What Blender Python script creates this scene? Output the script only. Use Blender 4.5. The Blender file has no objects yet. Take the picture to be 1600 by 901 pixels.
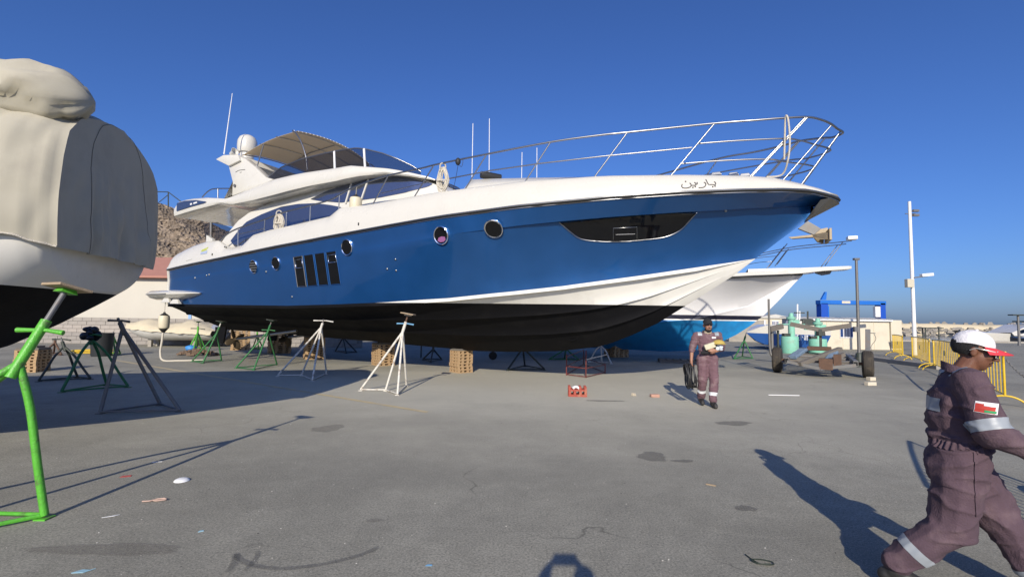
import bpy, bmesh, math, random
import numpy as np
from mathutils import Vector, Matrix, noise as mnoise

# ------------------------------------------------------------------ camera, sky, sun, exposure
scene = bpy.context.scene
FPX, PITCH, ROLL, HC = 750.0, 0.0635, 0.0148, 1.65       # focal length in photo pixels, camera tilt, roll, eye height
SUN_AZ, SUN_EL = math.radians(6.5), math.radians(25.5)
cam_d = bpy.data.cameras.new('camera'); cam = bpy.data.objects.new('camera', cam_d)
scene.collection.objects.link(cam); scene.camera = cam
cam_d.sensor_width = 36; cam_d.lens = FPX/1600*36; cam_d.clip_start = .05; cam_d.clip_end = 6000
cam.matrix_world = Matrix.Translation((0, 0, HC)) @ Matrix.Rotation(math.pi/2+PITCH, 4, 'X') @ Matrix.Rotation(ROLL, 4, 'Z')
w = bpy.data.worlds.new('World'); scene.world = w; w.use_nodes = True
nt = w.node_tree; bg = nt.nodes['Background']
sky = nt.nodes.new('ShaderNodeTexSky'); sky.sky_type = 'NISHITA'; sky.sun_disc = False
sky.sun_elevation = SUN_EL; sky.sun_rotation = math.pi+SUN_AZ
sky.altitude = 0; sky.air_density = 1.0; sky.dust_density = 1.0; sky.ozone_density = 10.0
wb = nt.nodes.new('ShaderNodeMix'); wb.data_type = 'RGBA'; wb.blend_type = 'MULTIPLY'; wb.inputs[0].default_value = 1; wb.inputs[7].default_value = (1, .98, 1.19, 1)
nt.links.new(sky.outputs[0], wb.inputs[6]); nt.links.new(wb.outputs[2], bg.inputs[0]); bg.inputs[1].default_value = .110
sun_d = bpy.data.lights.new('sun', 'SUN'); sun = bpy.data.objects.new('sun', sun_d); scene.collection.objects.link(sun)
sun_d.energy = 4.9; sun_d.angle = math.radians(.53); sun_d.color = (1, .915, .78)
sdir = Vector((math.sin(SUN_AZ)*math.cos(SUN_EL), math.cos(SUN_AZ)*math.cos(SUN_EL), -math.sin(SUN_EL)))
sun.rotation_euler = sdir.to_track_quat('-Z', 'Y').to_euler()
vs = scene.view_settings; vs.view_transform = 'Standard'; vs.look = 'None'; vs.exposure = 0.0; vs.gamma = 1; vs.use_curve_mapping = False

R = math.radians
rnd = random.Random(7)
COL = scene.collection

# ------------------------------------------------------------------ photo pixel -> direction -> point
def ray(px, py):
    a, b = px-800, py-450.5
    u = a*math.cos(ROLL)+b*math.sin(ROLL); v = -(b*math.cos(ROLL)-a*math.sin(ROLL))
    c, s = math.cos(PITCH), math.sin(PITCH)
    return np.array([u, FPX*c-v*s, FPX*s+v*c])/FPX
def G(px, py, z=0.0):
    r = ray(px, py); k = (z-HC)/r[2]; return Vector((r[0]*k, r[1]*k, z))
def AT(px, py, Y):
    r = ray(px, py); k = Y/r[1]; return Vector((r[0]*k, Y, HC+r[2]*k))

# ------------------------------------------------------------------ materials
MATS = {}
def mat(name, col, rough=.5, metal=0., coat=0., spec=.5, noise=0., nscale=8., bump=0., bscale=40., dirt=None, dscale=3., damt=.5, stretch=None):
    if name in MATS: return MATS[name]
    m = bpy.data.materials.new(name); m.use_nodes = True; n = m.node_tree.nodes; l = m.node_tree.links
    b = n['Principled BSDF']; b.inputs['Base Color'].default_value = (*col, 1)
    b.inputs['Roughness'].default_value = rough; b.inputs['Metallic'].default_value = metal
    b.inputs['Coat Weight'].default_value = coat; b.inputs['Coat Roughness'].default_value = .06
    b.inputs['Specular IOR Level'].default_value = spec
    tc = n.new('ShaderNodeTexCoord'); src = tc.outputs['Object']
    if stretch:
        mp = n.new('ShaderNodeMapping'); mp.inputs['Scale'].default_value = stretch; l.new(src, mp.inputs[0]); src = mp.outputs[0]
    cur = None
    if noise:
        t = n.new('ShaderNodeTexNoise'); t.inputs['Scale'].default_value = nscale; t.inputs['Detail'].default_value = 6; l.new(src, t.inputs['Vector'])
        mx = n.new('ShaderNodeMix'); mx.data_type = 'RGBA'
        mx.inputs[6].default_value = (*[c*(1-noise) for c in col], 1); mx.inputs[7].default_value = (*[min(1, c*(1+noise)) for c in col], 1)
        l.new(t.outputs['Fac'], mx.inputs[0]); cur = mx.outputs[2]
        mr = n.new('ShaderNodeMapRange'); mr.inputs[3].default_value = max(0, rough-.12); mr.inputs[4].default_value = min(1, rough+.12)
        l.new(t.outputs['Fac'], mr.inputs[0]); l.new(mr.outputs[0], b.inputs['Roughness'])
    if dirt:
        t2 = n.new('ShaderNodeTexNoise'); t2.inputs['Scale'].default_value = dscale; t2.inputs['Detail'].default_value = 9; t2.inputs['Roughness'].default_value = .65; l.new(src, t2.inputs['Vector'])
        rp = n.new('ShaderNodeMapRange'); rp.inputs[1].default_value = .52; rp.inputs[2].default_value = .68; rp.inputs[4].default_value = damt; l.new(t2.outputs['Fac'], rp.inputs[0])
        m2 = n.new('ShaderNodeMix'); m2.data_type = 'RGBA'; m2.inputs[7].default_value = (*dirt, 1); l.new(rp.outputs[0], m2.inputs[0])
        if cur: l.new(cur, m2.inputs[6])
        else: m2.inputs[6].default_value = (*col, 1)
        cur = m2.outputs[2]
    if cur: l.new(cur, b.inputs['Base Color'])
    if bump:
        t3 = n.new('ShaderNodeTexNoise'); t3.inputs['Scale'].default_value = bscale; t3.inputs['Detail'].default_value = 5; l.new(src, t3.inputs['Vector'])
        bp = n.new('ShaderNodeBump'); bp.inputs['Strength'].default_value = bump; bp.inputs['Distance'].default_value = .02
        l.new(t3.outputs['Fac'], bp.inputs['Height']); l.new(bp.outputs[0], b.inputs['Normal'])
    MATS[name] = m; return m

# ------------------------------------------------------------------ mesh builder
class MB:
    def __init__(s): s.v = []; s.f = []
    def add(s, vs, fs):
        o = len(s.v); s.v += [tuple(v) for v in vs]; s.f += [tuple(i+o for i in f) for f in fs]; return s
    def box(s, c, size, rz=0., rot=None, taper=1.):
        hx, hy, hz = size[0]/2, size[1]/2, size[2]/2
        M = rot.to_3x3() if rot is not None else Matrix.Rotation(rz, 3, 'Z')
        P = []
        for z, t in ((-hz, 1), (hz, taper)):
            for x, y in ((-hx, -hy), (hx, -hy), (hx, hy), (-hx, hy)): P.append(Vector(c)+M@Vector((x*t, y*t, z)))
        return s.add(P, [(3,2,1,0), (4,5,6,7), (0,1,5,4), (1,2,6,5), (2,3,7,6), (3,0,4,7)])
    def bar(s, a, b, wd, ht, up=(0,0,1)):
        a, b = Vector(a), Vector(b); d = (b-a).normalized(); u = Vector(up)
        if abs(d.dot(u)) > .98: u = Vector((1,0,0))
        sd = d.cross(u).normalized(); u = sd.cross(d)
        P = [p+sd*x*wd/2+u*y*ht/2 for p in (a, b) for x, y in ((-1,-1), (1,-1), (1,1), (-1,1))]
        return s.add(P, [(3,2,1,0), (4,5,6,7), (0,1,5,4), (1,2,6,5), (2,3,7,6), (3,0,4,7)])
    def tube(s, pts, r, n=8, closed=False, cap=True):
        pts = [Vector(p) for p in pts]; k = len(pts)
        rs = r if hasattr(r, '__len__') else [r]*k
        V = []; prev = None
        for i, p in enumerate(pts):
            if closed: t = pts[(i+1) % k]-pts[i-1]
            else: t = pts[min(i+1, k-1)]-pts[max(i-1, 0)]
            if t.length < 1e-9: t = Vector((0,0,1))
            t.normalize()
            if prev is None:
                a = Vector((0,0,1)) if abs(t.z) < .9 else Vector((1,0,0))
                prev = t.cross(a).normalized()
            prev = (prev-t*prev.dot(t))
            if prev.length < 1e-6: prev = t.orthogonal()
            prev.normalize(); q = t.cross(prev)
            for j in range(n):
                an = 2*math.pi*j/n; V.append(p+(prev*math.cos(an)+q*math.sin(an))*rs[i])
        Fc = []
        for i in range(k if closed else k-1):
            i2 = (i+1) % k
            for j in range(n): Fc.append((i*n+j, i*n+(j+1) % n, i2*n+(j+1) % n, i2*n+j))
        if cap and not closed: Fc += [tuple(range(n-1, -1, -1)), tuple((k-1)*n+j for j in range(n))]
        return s.add(V, Fc)
    def lathe(s, prof, n=24, M=None):
        M = M or Matrix.Identity(4); V = []; k = len(prof)
        for r, z in prof:
            for j in range(n):
                a = 2*math.pi*j/n; V.append(M@Vector((r*math.cos(a), r*math.sin(a), z)))
        Fc = [(i*n+j, i*n+(j+1) % n, (i+1)*n+(j+1) % n, (i+1)*n+j) for i in range(k-1) for j in range(n)]
        if prof[0][0] > 1e-6: Fc.append(tuple(range(n-1, -1, -1)))
        if prof[-1][0] > 1e-6: Fc.append(tuple((k-1)*n+j for j in range(n)))
        return s.add(V, Fc)
    def grid(s, rows, flip=False, close=False):
        nr, nc = len(rows), len(rows[0]); V = [p for r in rows for p in r]; Fc = []
        for i in range(nr-1):
            for j in range(nc if close else nc-1):
                j2 = (j+1) % nc; q = (i*nc+j, i*nc+j2, (i+1)*nc+j2, (i+1)*nc+j); Fc.append(q[::-1] if flip else q)
        return s.add(V, Fc)
    def prism(s, poly, ext):
        ext = Vector(ext); n = len(poly); P = [Vector(p) for p in poly]; V = P+[p+ext for p in P]
        return s.add(V, [tuple(range(n-1, -1, -1)), tuple(range(n, 2*n))]+[(i, (i+1) % n, n+(i+1) % n, n+i) for i in range(n)])
    def ell(s, c, rad, M=None, n=14, m=10):
        M = M or Matrix.Identity(3); rows = []
        for i in range(m+1):
            t = math.pi*i/m
            rows.append([Vector(c)+M@Vector((rad[0]*math.sin(t)*math.cos(2*math.pi*j/n), rad[1]*math.sin(t)*math.sin(2*math.pi*j/n), rad[2]*math.cos(t))) for j in range(n)])
        return s.grid(rows, flip=True, close=True)
    def build(s, name, material, parent=None, smooth=None, bevel=0., solid=0., weld=True, jitter=0., fixn=True, kind=None, label=None, cat=None, group=None):
        me = bpy.data.meshes.new(name); bm = bmesh.new()
        vs = [bm.verts.new(v) for v in s.v]
        for f in s.f:
            try: bm.faces.new([vs[i] for i in f])
            except ValueError: pass
        if weld: bmesh.ops.remove_doubles(bm, verts=bm.verts, dist=1e-5)
        bmesh.ops.dissolve_degenerate(bm, edges=bm.edges, dist=1e-6)
        if solid: bmesh.ops.solidify(bm, geom=bm.faces[:], thickness=solid)
        if bevel: bmesh.ops.bevel(bm, geom=[e for e in bm.edges if e.is_manifold and e.calc_face_angle(0) > .5], offset=bevel, segments=2, affect='EDGES', profile=.6)
        if fixn: bmesh.ops.recalc_face_normals(bm, faces=bm.faces[:])
        if jitter:
            for v in bm.verts: v.co += Vector((rnd.uniform(-1,1), rnd.uniform(-1,1), rnd.uniform(-1,1)))*jitter
        bm.to_mesh(me); bm.free()
        if smooth:
            for p in me.polygons: p.use_smooth = True
            me.set_sharp_from_angle(angle=R(smooth))
        return link(name, me, material, parent, kind, label, cat, group)
def link(name, me, material, parent=None, kind=None, label=None, cat=None, group=None):
    o = bpy.data.objects.new(name, me); COL.objects.link(o)
    for m_ in (material if isinstance(material, (list, tuple)) else [material]):
        if m_: me.materials.append(m_)
    if parent: o.parent = parent
    if kind: o['kind'] = kind
    if label: tag(o, label, cat, group)
    return o
def tag(o, label, cat, group=None):
    o['label'] = label; o['category'] = cat
    if group: o['group'] = group
    return o
def thing(name, label, cat, loc=(0,0,0), rz=0., group=None):
    o = bpy.data.objects.new(name, None); COL.objects.link(o); o.location = loc; o.rotation_euler = (0,0,rz)
    return tag(o, label, cat, group)
def copy_tree(o, parent=None):
    c = o.copy(); COL.objects.link(c); c.parent = parent
    for ch in list(o.children): copy_tree(ch, c)
    return c
def smooth_path(pts, n=6, closed=False):
    pts = [Vector(p) for p in pts]; k = len(pts); out = []
    for i in range(k if closed else k-1):
        g = (lambda j: pts[j % k]) if closed else (lambda j: pts[max(0, min(k-1, j))])
        p0, p1, p2, p3 = g(i-1), g(i), g(i+1), g(i+2)
        for q in range(n):
            t = q/n
            out.append(.5*((2*p1)+(p2-p0)*t+(2*p0-5*p1+4*p2-p3)*t*t+(3*p1-p0-3*p2+p3)*t**3))
    if not closed: out.append(pts[-1])
    return out
def text_mesh(body, size, name='lettering', extrude=.002):
    cu = bpy.data.curves.new(name, 'FONT'); cu.body = body; cu.size = size; cu.align_x = 'CENTER'; cu.extrude = extrude
    o = bpy.data.objects.new('tmp', cu); COL.objects.link(o)
    me = bpy.data.meshes.new_from_object(o.evaluated_get(bpy.context.evaluated_depsgraph_get()))
    bpy.data.objects.remove(o); me.name = name; me.materials.clear(); return me

# ------------------------------------------------------------------ palette
white = mat('white gelcoat', (.63,.605,.53), .28, coat=.5, noise=.02, nscale=2, dirt=(.50,.46,.38), dscale=1.6, damt=.12)
navy = mat('metallic blue hull paint', (.012,.092,.285), .40, metal=.62, coat=.75, noise=.06, nscale=1.5)
black_af = mat('black antifouling', (.0045,.0045,.0055), .7, spec=.15, noise=.25, nscale=3, dirt=(.013,.012,.012), dscale=1.3, damt=.5, bump=.15, bscale=25)
grey_white = mat('white bottom paint', (.74,.72,.65), .4, noise=.04, nscale=2, dirt=(.5,.47,.4), dscale=1.6, damt=.25)
steel = mat('stainless steel', (.34,.34,.34), .33, metal=1.)
glass_dark = mat('black tinted glass', (.004,.0045,.006), .05, spec=.4)
glass_sky = mat('reflective blue saloon glass', (.20,.225,.29), .06, metal=.85, noise=.05, nscale=1)
rubber = mat('black rubber', (.02,.02,.02), .6)
chrome = mat('chrome ring', (.8,.8,.8), .08, metal=1.)
rope_m = mat('white rope', (.62,.57,.47), .9, noise=.2, nscale=60, bump=.8, bscale=120)
galv = mat('galvanised steel', (.20,.195,.185), .6, metal=.5, noise=.2, nscale=14, dirt=(.22,.15,.09), dscale=5, damt=.4)
anchor_m = mat('weathered anchor', (.36,.29,.19), .6, metal=.3, noise=.3, nscale=12)
canvas = mat('beige canvas', (.42,.39,.305), .92, noise=.1, nscale=3, bump=.10, bscale=140, dirt=(.33,.30,.24), dscale=1.4, damt=.5)
canopy_m = mat('cream canopy cloth', (.62,.56,.45), .9, noise=.05, nscale=6)
_n = canopy_m.node_tree.nodes; _tl = _n.new('ShaderNodeBsdfTranslucent'); _tl.inputs[0].default_value = (.70,.60,.45,1); _mx = _n.new('ShaderNodeMixShader'); _mx.inputs[0].default_value = .5
canopy_m.node_tree.links.new(_n['Principled BSDF'].outputs[0], _mx.inputs[1]); canopy_m.node_tree.links.new(_tl.outputs[0], _mx.inputs[2]); canopy_m.node_tree.links.new(_mx.outputs[0], _n['Material Output'].inputs[0])
green = mat('green painted steel', (.10,.42,.035), .42, noise=.2, nscale=9, dirt=(.09,.075,.05), dscale=11, damt=.85, bump=.25, bscale=60)
dkgreen = mat('dark green painted steel', (.03,.17,.05), .5, noise=.25, nscale=9, dirt=(.1,.08,.05), dscale=6, damt=.6)
whitest = mat('white painted steel', (.66,.63,.55), .5, noise=.1, nscale=9, dirt=(.17,.085,.04), dscale=9, damt=.75, bump=.2, bscale=60)
greyst = mat('worn grey steel', (.16,.16,.16), .55, metal=.3, noise=.3, nscale=12, dirt=(.2,.13,.08), dscale=6, damt=.6)
darkst = mat('dark painted steel', (.035,.045,.035), .55, noise=.3, nscale=12, dirt=(.11,.09,.07), dscale=6, damt=.6)
redst = mat('maroon painted steel', (.15,.025,.02), .6, noise=.3, nscale=10, dirt=(.2,.1,.06), dscale=6, damt=.5)
rust = mat('rusty steel', (.115,.065,.042), .85, noise=.5, nscale=12)
wood = mat('weathered plank', (.36,.27,.17), .85, noise=.3, nscale=5, stretch=(1,6,6), bump=.4, bscale=20)
greywood = mat('grey timber', (.17,.15,.125), .9, noise=.35, nscale=6, stretch=(1,8,8), bump=.5, bscale=20)
blockm = mat('tan hollow block', (.43,.29,.155), .85, noise=.22, nscale=7, dirt=(.30,.17,.08), dscale=4, damt=.6, bump=.3, bscale=30)
redblock = mat('red painted block', (.36,.07,.045), .8, noise=.25, nscale=9, dirt=(.42,.27,.16), dscale=5, damt=.7, bump=.3, bscale=30)
white_p = mat('plain white plastic', (.78,.78,.76), .4)
yellow = mat('yellow painted tube', (.72,.47,.02), .4, noise=.12, nscale=8, dirt=(.35,.22,.06), dscale=6, damt=.4)
concrete = mat('concrete', (.34,.31,.26), .9, noise=.2, nscale=4, bump=.4, bscale=30, dirt=(.2,.18,.15), dscale=2, damt=.5)
cream_w = mat('cream cabin panel', (.62,.56,.43), .6, noise=.06, nscale=2, dirt=(.45,.38,.28), dscale=1.2, damt=.4)
tyre_m = mat('tyre rubber', (.045,.038,.030), .85, noise=.3, nscale=9, dirt=(.12,.095,.065), dscale=5, damt=.7)
mint = mat('mint green paint', (.22,.52,.38), .6, noise=.12, nscale=4, dirt=(.25,.3,.22), dscale=3, damt=.5)
royal = mat('royal blue steel', (.012,.14,.52), .45, noise=.1, nscale=2)

# ------------------------------------------------------------------ ground
def asphalt():
    m = bpy.data.materials.new('dusty asphalt'); m.use_nodes = True; n = m.node_tree.nodes; l = m.node_tree.links; b = n['Principled BSDF']
    geo = n.new('ShaderNodeNewGeometry'); P = geo.outputs['Position']
    def no(sc, det=6, ro=.6, dist=0., mapp=None):
        t = n.new('ShaderNodeTexNoise'); t.inputs['Scale'].default_value = sc; t.inputs['Detail'].default_value = det; t.inputs['Roughness'].default_value = ro; t.inputs['Distortion'].default_value = dist
        if mapp:
            q = n.new('ShaderNodeMapping'); q.inputs['Scale'].default_value = mapp[0]; q.inputs['Rotation'].default_value = (0,0,mapp[1]); l.new(P, q.inputs[0]); l.new(q.outputs[0], t.inputs['Vector'])
        else: l.new(P, t.inputs['Vector'])
        return t.outputs['Fac']
    def rng(s, a, b_, c=0., d=1.):
        r = n.new('ShaderNodeMapRange'); r.inputs[1].default_value = a; r.inputs[2].default_value = b_; r.inputs[3].default_value = c; r.inputs[4].default_value = d; l.new(s, r.inputs[0]); return r.outputs[0]
    def mix(f, a, c, mode='MIX'):
        x = n.new('ShaderNodeMix'); x.data_type = 'RGBA'; x.blend_type = mode; l.new(f, x.inputs[0])
        for k, q in ((6, a), (7, c)):
            if isinstance(q, tuple): x.inputs[k].default_value = (*q, 1)
            else: l.new(q, x.inputs[k])
        return x.outputs[2]
    base = mix(rng(no(.45, 9, .7, .5), .36, .64), (.265,.256,.232), (.44,.425,.385))
    base = mix(rng(no(.16, 5, .5, 0, ((1,3.2,1), .35)), .42, .64, 0, .7), base, (.235,.229,.214))
    base = mix(rng(no(.9, 9, .72, .8, ((1,2.5,1), -.5)), .56, .78, 0, .5), base, (.50,.48,.425))
    base = mix(rng(no(5.5, 6, .7), .38, .66, 0, .38), base, (.20,.197,.18))
    base = mix(rng(no(60, 4, .8), .44, .62, 0, .85), base, (.11,.108,.10))
    base = mix(rng(no(120, 3, .75), .54, .68, 0, .85), base, (.70,.675,.60))
    base = mix(rng(no(1.7, 9, .75, 1.2), .55, .72, 0, .35), base, (.19,.185,.165))
    base = mix(rng(no(3.2, 9, .8, .6, ((1,4,1), .9)), .6, .74, 0, .5), base, (.56,.54,.48))
    vo = n.new('ShaderNodeTexVoronoi'); vo.inputs['Scale'].default_value = 9; l.new(P, vo.inputs['Vector'])
    sp = rng(vo.outputs['Distance'], .02, .05, .8, 0)
    gate = rng(no(.8, 3), .56, .7)
    mu = n.new('ShaderNodeMath'); mu.operation = 'MULTIPLY'; l.new(sp, mu.inputs[0]); l.new(gate, mu.inputs[1])
    base = mix(mu.outputs[0], base, (.62,.60,.55))
    vo2 = n.new('ShaderNodeTexVoronoi'); vo2.inputs['Scale'].default_value = 3.1; l.new(P, vo2.inputs['Vector'])
    base = mix(rng(vo2.outputs['Distance'], .01, .03, .6, 0), base, (.07,.068,.064))
    # hairline cracks, broken up so that only some of them show
    wq = n.new('ShaderNodeVectorMath'); wq.operation = 'ADD'; wn = n.new('ShaderNodeTexNoise'); wn.inputs['Scale'].default_value = 1.3; wn.inputs['Detail'].default_value = 6; l.new(P, wn.inputs['Vector']); l.new(P, wq.inputs[0]); l.new(wn.outputs['Color'], wq.inputs[1])
    vc = n.new('ShaderNodeTexVoronoi'); vc.feature = 'DISTANCE_TO_EDGE'; vc.inputs['Scale'].default_value = .42; l.new(wq.outputs[0], vc.inputs['Vector'])
    ck = n.new('ShaderNodeMath'); ck.operation = 'MULTIPLY'; l.new(rng(vc.outputs['Distance'], .0, .006, .7, 0), ck.inputs[0]); l.new(rng(no(.35, 3), .5, .58), ck.inputs[1])
    base = mix(ck.outputs[0], base, (.09,.088,.08))
    # paler tone round the keel blocks, painting in the ground's brightening at grazing view
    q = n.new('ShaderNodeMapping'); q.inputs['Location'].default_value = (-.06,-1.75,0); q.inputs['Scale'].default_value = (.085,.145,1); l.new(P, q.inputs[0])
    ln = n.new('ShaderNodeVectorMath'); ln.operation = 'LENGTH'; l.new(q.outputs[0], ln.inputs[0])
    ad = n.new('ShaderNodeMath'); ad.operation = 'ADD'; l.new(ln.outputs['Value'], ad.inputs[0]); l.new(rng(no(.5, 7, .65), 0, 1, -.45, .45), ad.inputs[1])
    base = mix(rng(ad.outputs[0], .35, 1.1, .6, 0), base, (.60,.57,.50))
    tn = n.new('ShaderNodeMix'); tn.data_type = 'RGBA'; tn.blend_type = 'MULTIPLY'; tn.inputs[0].default_value = 1; tn.inputs[7].default_value = (.97,.955,.85,1); l.new(base, tn.inputs[6]); base = tn.outputs[2]
    l.new(base, b.inputs['Base Color']); b.inputs['Roughness'].default_value = .88; b.inputs['Specular IOR Level'].default_value = .3
    bp = n.new('ShaderNodeBump'); bp.inputs['Strength'].default_value = .55; bp.inputs['Distance'].default_value = .006
    l.new(no(120, 4, .7), bp.inputs['Height']); l.new(bp.outputs[0], b.inputs['Normal'])
    return m
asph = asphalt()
# yard slab reaches the quay; beyond it the water
QX, QY = 75., 48.
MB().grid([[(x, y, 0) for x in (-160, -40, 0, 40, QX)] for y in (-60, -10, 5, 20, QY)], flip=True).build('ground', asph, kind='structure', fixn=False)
sea_m = mat('harbour water', (.05,.075,.085), .12, noise=.2, nscale=.2, bump=.35, bscale=1.2)
MB().grid([[(x, y, -1.4) for x in (-3000, -300, 0, 300, 3000)] for y in (-500, 30, 200, 900, 5000)], flip=True).build('water', sea_m, kind='structure', fixn=False)
MB().box((-42, QY+.4, -.8), (236, .8, 1.9)).build('quay_edge', concrete, kind='structure')
# breakwater far behind: long low wall with rock armour
bw = thing('breakwater', 'long cream breakwater wall with boulders along its foot across the harbour', 'breakwater', (0,0,0))
bwm = mat('pale breakwater', (.56,.48,.33), .9, noise=.15, nscale=.2)
MB().grid([[(x, 150, -1.5), (x, 151, 1.35), (x, 152, 2.05+.15*math.sin(x*.2)), (x, 158, 2.1), (x, 162, -1.5)] for x in np.linspace(20, 330, 90)]).build('wall', bwm, bw, smooth=40)
rk = MB(); r2 = random.Random(3)
for i in range(1100):
    x = r2.uniform(25, 325); up = r2.random() < .16
    c = (x, (156 if up else r2.uniform(136, 149.5)), 0); s_ = r2.uniform(.5, 1.3)
    z = 2.3 if up else -1.2+max(0, (c[1]-137))*.16
    a = [r2.uniform(.6, 1.2)*s_ for _ in range(3)]
    rk.box((c[0], c[1], z), (a[0]*1.5, a[1], a[2]*.9), rot=Matrix.Rotation(r2.uniform(0,3), 4, 'Z')@Matrix.Rotation(r2.uniform(-.6,.6), 4, 'X'), taper=.6)
rk.build('boulders', mat('breakwater boulders', (.30,.27,.22), .95, noise=.4, nscale=.6), bw, kind='stuff')
# worn yellow bay line, patches
line_m = mat('worn yellow line', (.50,.41,.24), .9, noise=.3, nscale=6, dirt=(.36,.345,.31), dscale=3, damt=.95)
MB().grid([[(p.x-.02, p.y-.06, .004), (p.x+.02, p.y+.06, .004)] for p in [G(180+8*i, 562.5+1.33*i) for i in range(0, 62)]]).build('painted_line', line_m, kind='structure')
def fade_mat(name, col, amt=.8, sc=9.):
    m = mat(name, col, .85, noise=.25, nscale=7); n = m.node_tree.nodes; l = m.node_tree.links; at = n.new('ShaderNodeAttribute'); at.attribute_name = 'fade'
    t = n.new('ShaderNodeTexNoise'); t.inputs['Scale'].default_value = sc; t.inputs['Detail'].default_value = 8; t.inputs['Roughness'].default_value = .7; tc = n.new('ShaderNodeTexCoord'); l.new(tc.outputs['Object'], t.inputs['Vector'])
    ad = n.new('ShaderNodeMath'); ad.operation = 'ADD'; l.new(at.outputs['Fac'], ad.inputs[0]); l.new(t.outputs['Fac'], ad.inputs[1])
    mr = n.new('ShaderNodeMapRange'); mr.inputs[1].default_value = .62; mr.inputs[2].default_value = .95; mr.inputs[4].default_value = amt; l.new(ad.outputs[0], mr.inputs[0]); l.new(mr.outputs[0], n['Principled BSDF'].inputs['Alpha']); return m
def fade_attr(o, vals):
    a = o.data.attributes.new('fade', 'FLOAT', 'POINT')
    for i, v in enumerate(vals): a.data[i].value = v
stain_m = fade_mat('oil stain', (.17,.162,.14), .38)
def blotch(px, py, rx, ry, name='oil_stain', m=None, seed=0, z=.004):
    c = G(px, py); rr = random.Random(seed); n = 48; ph = [rr.uniform(0, 6.3) for _ in range(4)]; V = []; fv = []
    for q, fd in ((1.25,0),(1.,.25),(.9,.6),(.55,.5),(.02,.45)):
        for i in range(n):
            a = 2*math.pi*i/n; k = q*(1+.16*math.sin(2*a+ph[0])+.1*math.sin(3*a+ph[1])+.06*math.sin(7*a+ph[2])); V.append((c.x+rx*math.cos(a)*k, c.y+ry*math.sin(a)*k, z)); fv.append(fd)
    o = MB().add(V, [(r*n+i, r*n+(i+1) % n, (r+1)*n+(i+1) % n, (r+1)*n+i) for r in range(4) for i in range(n)]).build(name, m or stain_m, kind='structure', weld=False); fade_attr(o, fv)
for i, (x, y, rx, ry) in enumerate([(1019,713,.19,.18), (1067,720,.12,.06), (1146,661,.30,.16), (1165,794,.085,.075), (945,626,.35,.1)]): blotch(x, y, rx, ry, seed=i)
soft_st = fade_mat('faded stain', (.24,.22,.18), .30, 5.)
for i, (x, y, rx, ry) in enumerate([(513,669,.22,.22), (175,858,.45,.10), (585,813,.07,.03)]): blotch(x, y, rx, ry, 'faded_stain', soft_st, i+20)
scuff_m = fade_mat('tyre scuff', (.15,.147,.135), .38, 14.)
def scuff(px, wd=.035):
    P = smooth_path([G(x, y) for x, y in px], 8); V = []; fv = []; n = len(P)
    for k, p in enumerate(P):
        d = (P[min(k+1, n-1)]-P[max(k-1, 0)]).normalized(); s_ = Vector((-d.y, d.x, 0)); e = min(1, k/4, (n-1-k)/4)
        for q, f in ((-1,0),(-.4,.45),(.4,.45),(1,0)): V.append(p+s_*wd*q+Vector((0,0,.004))); fv.append(f*e)
    o = MB().add(V, [(k*4+j, k*4+j+1, k*4+j+5, k*4+j+4) for k in range(n-1) for j in range(3)]).build('tyre_scuff', scuff_m, kind='structure', weld=False); fade_attr(o, fv)
scuff([(352,897),(366,880),(368,866),(376,874),(400,884),(440,888),(500,882),(560,868),(598,852)]); scuff([(380,893),(392,882),(402,868),(403,858)], .025)
# ================================================================== THE BLUE MOTOR YACHT
YA = .4368; YL = 21.65
yf = np.array([math.cos(YA), -math.sin(YA)]); yp = np.array([math.sin(YA), math.cos(YA)])
YO = np.array([7.29, 10.59])-yf*YL
yacht = thing('motor_yacht', 'large flybridge motor yacht with metallic blue hull propped on stands and blocks', 'yacht', (YO[0], YO[1], 0), -YA)
I = np.interp
def yloc(px, py):
    r = ray(px, py); o = -YO
    return np.array([o@yf, o@yp, HC]), np.array([r[:2]@yf, r[:2]@yp, r[2]])
KS = np.linspace(3, 45, 3000)
def hit(px, py, tf):
    """where the ray through a photo pixel meets the starboard surface with half-breadth tf(x, z)"""
    o, r = yloc(px, py); P = o+KS[:,None]*r
    t = tf(P[:,0], P[:,2]) if callable(tf) else tf
    g = -P[:,1]-t
    i = np.where((g[:-1] > 0) & (g[1:] <= 0))[0]
    if len(i) == 0: i = [int(np.argmin(np.abs(g)))-1]
    i = max(0, i[0]); w_ = g[i]/(g[i]-g[i+1]) if g[i] != g[i+1] else 0
    w_ = min(1, max(0, w_)); q = P[i]*(1-w_)+P[i+1]*w_
    return Vector(q)
def tr(x, z=0): return I(x, [0,2,5,9,13,15,17,18.5,19.7,20.5,21.1,21.45,21.6,21.65], [2.4,2.55,2.68,2.75,2.7,2.55,2.22,1.8,1.35,.98,.62,.34,.15,0])
def zr(x): return I(x, [1.2,1.56,2.81,4.58,5.9,6.99,8.34,9.42,10.2,11.28,12.32,13.08,14.72,15.69,17.11,18.29,19.31,20.42,20.94,21.3,21.65], [3.19,3.23,3.345,3.49,3.61,3.71,3.81,3.9,3.965,4.055,4.135,4.185,4.28,4.325,4.39,4.44,4.48,4.515,4.52,4.47,4.40])
def zkeel(x): return I(x, [0,3.8,6.64,8.45,10.1,12.5,13.6,15.04,16.16,16.52,17.11,17.7,18.48,19.5,19.96,20.48,20.82,21.12,21.6,21.65], [1.1,.99,.89,.84,.77,.68,.70,.78,.94,1.05,1.30,1.59,2.10,2.78,3.16,3.58,3.84,4.09,4.36,4.40])
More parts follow.
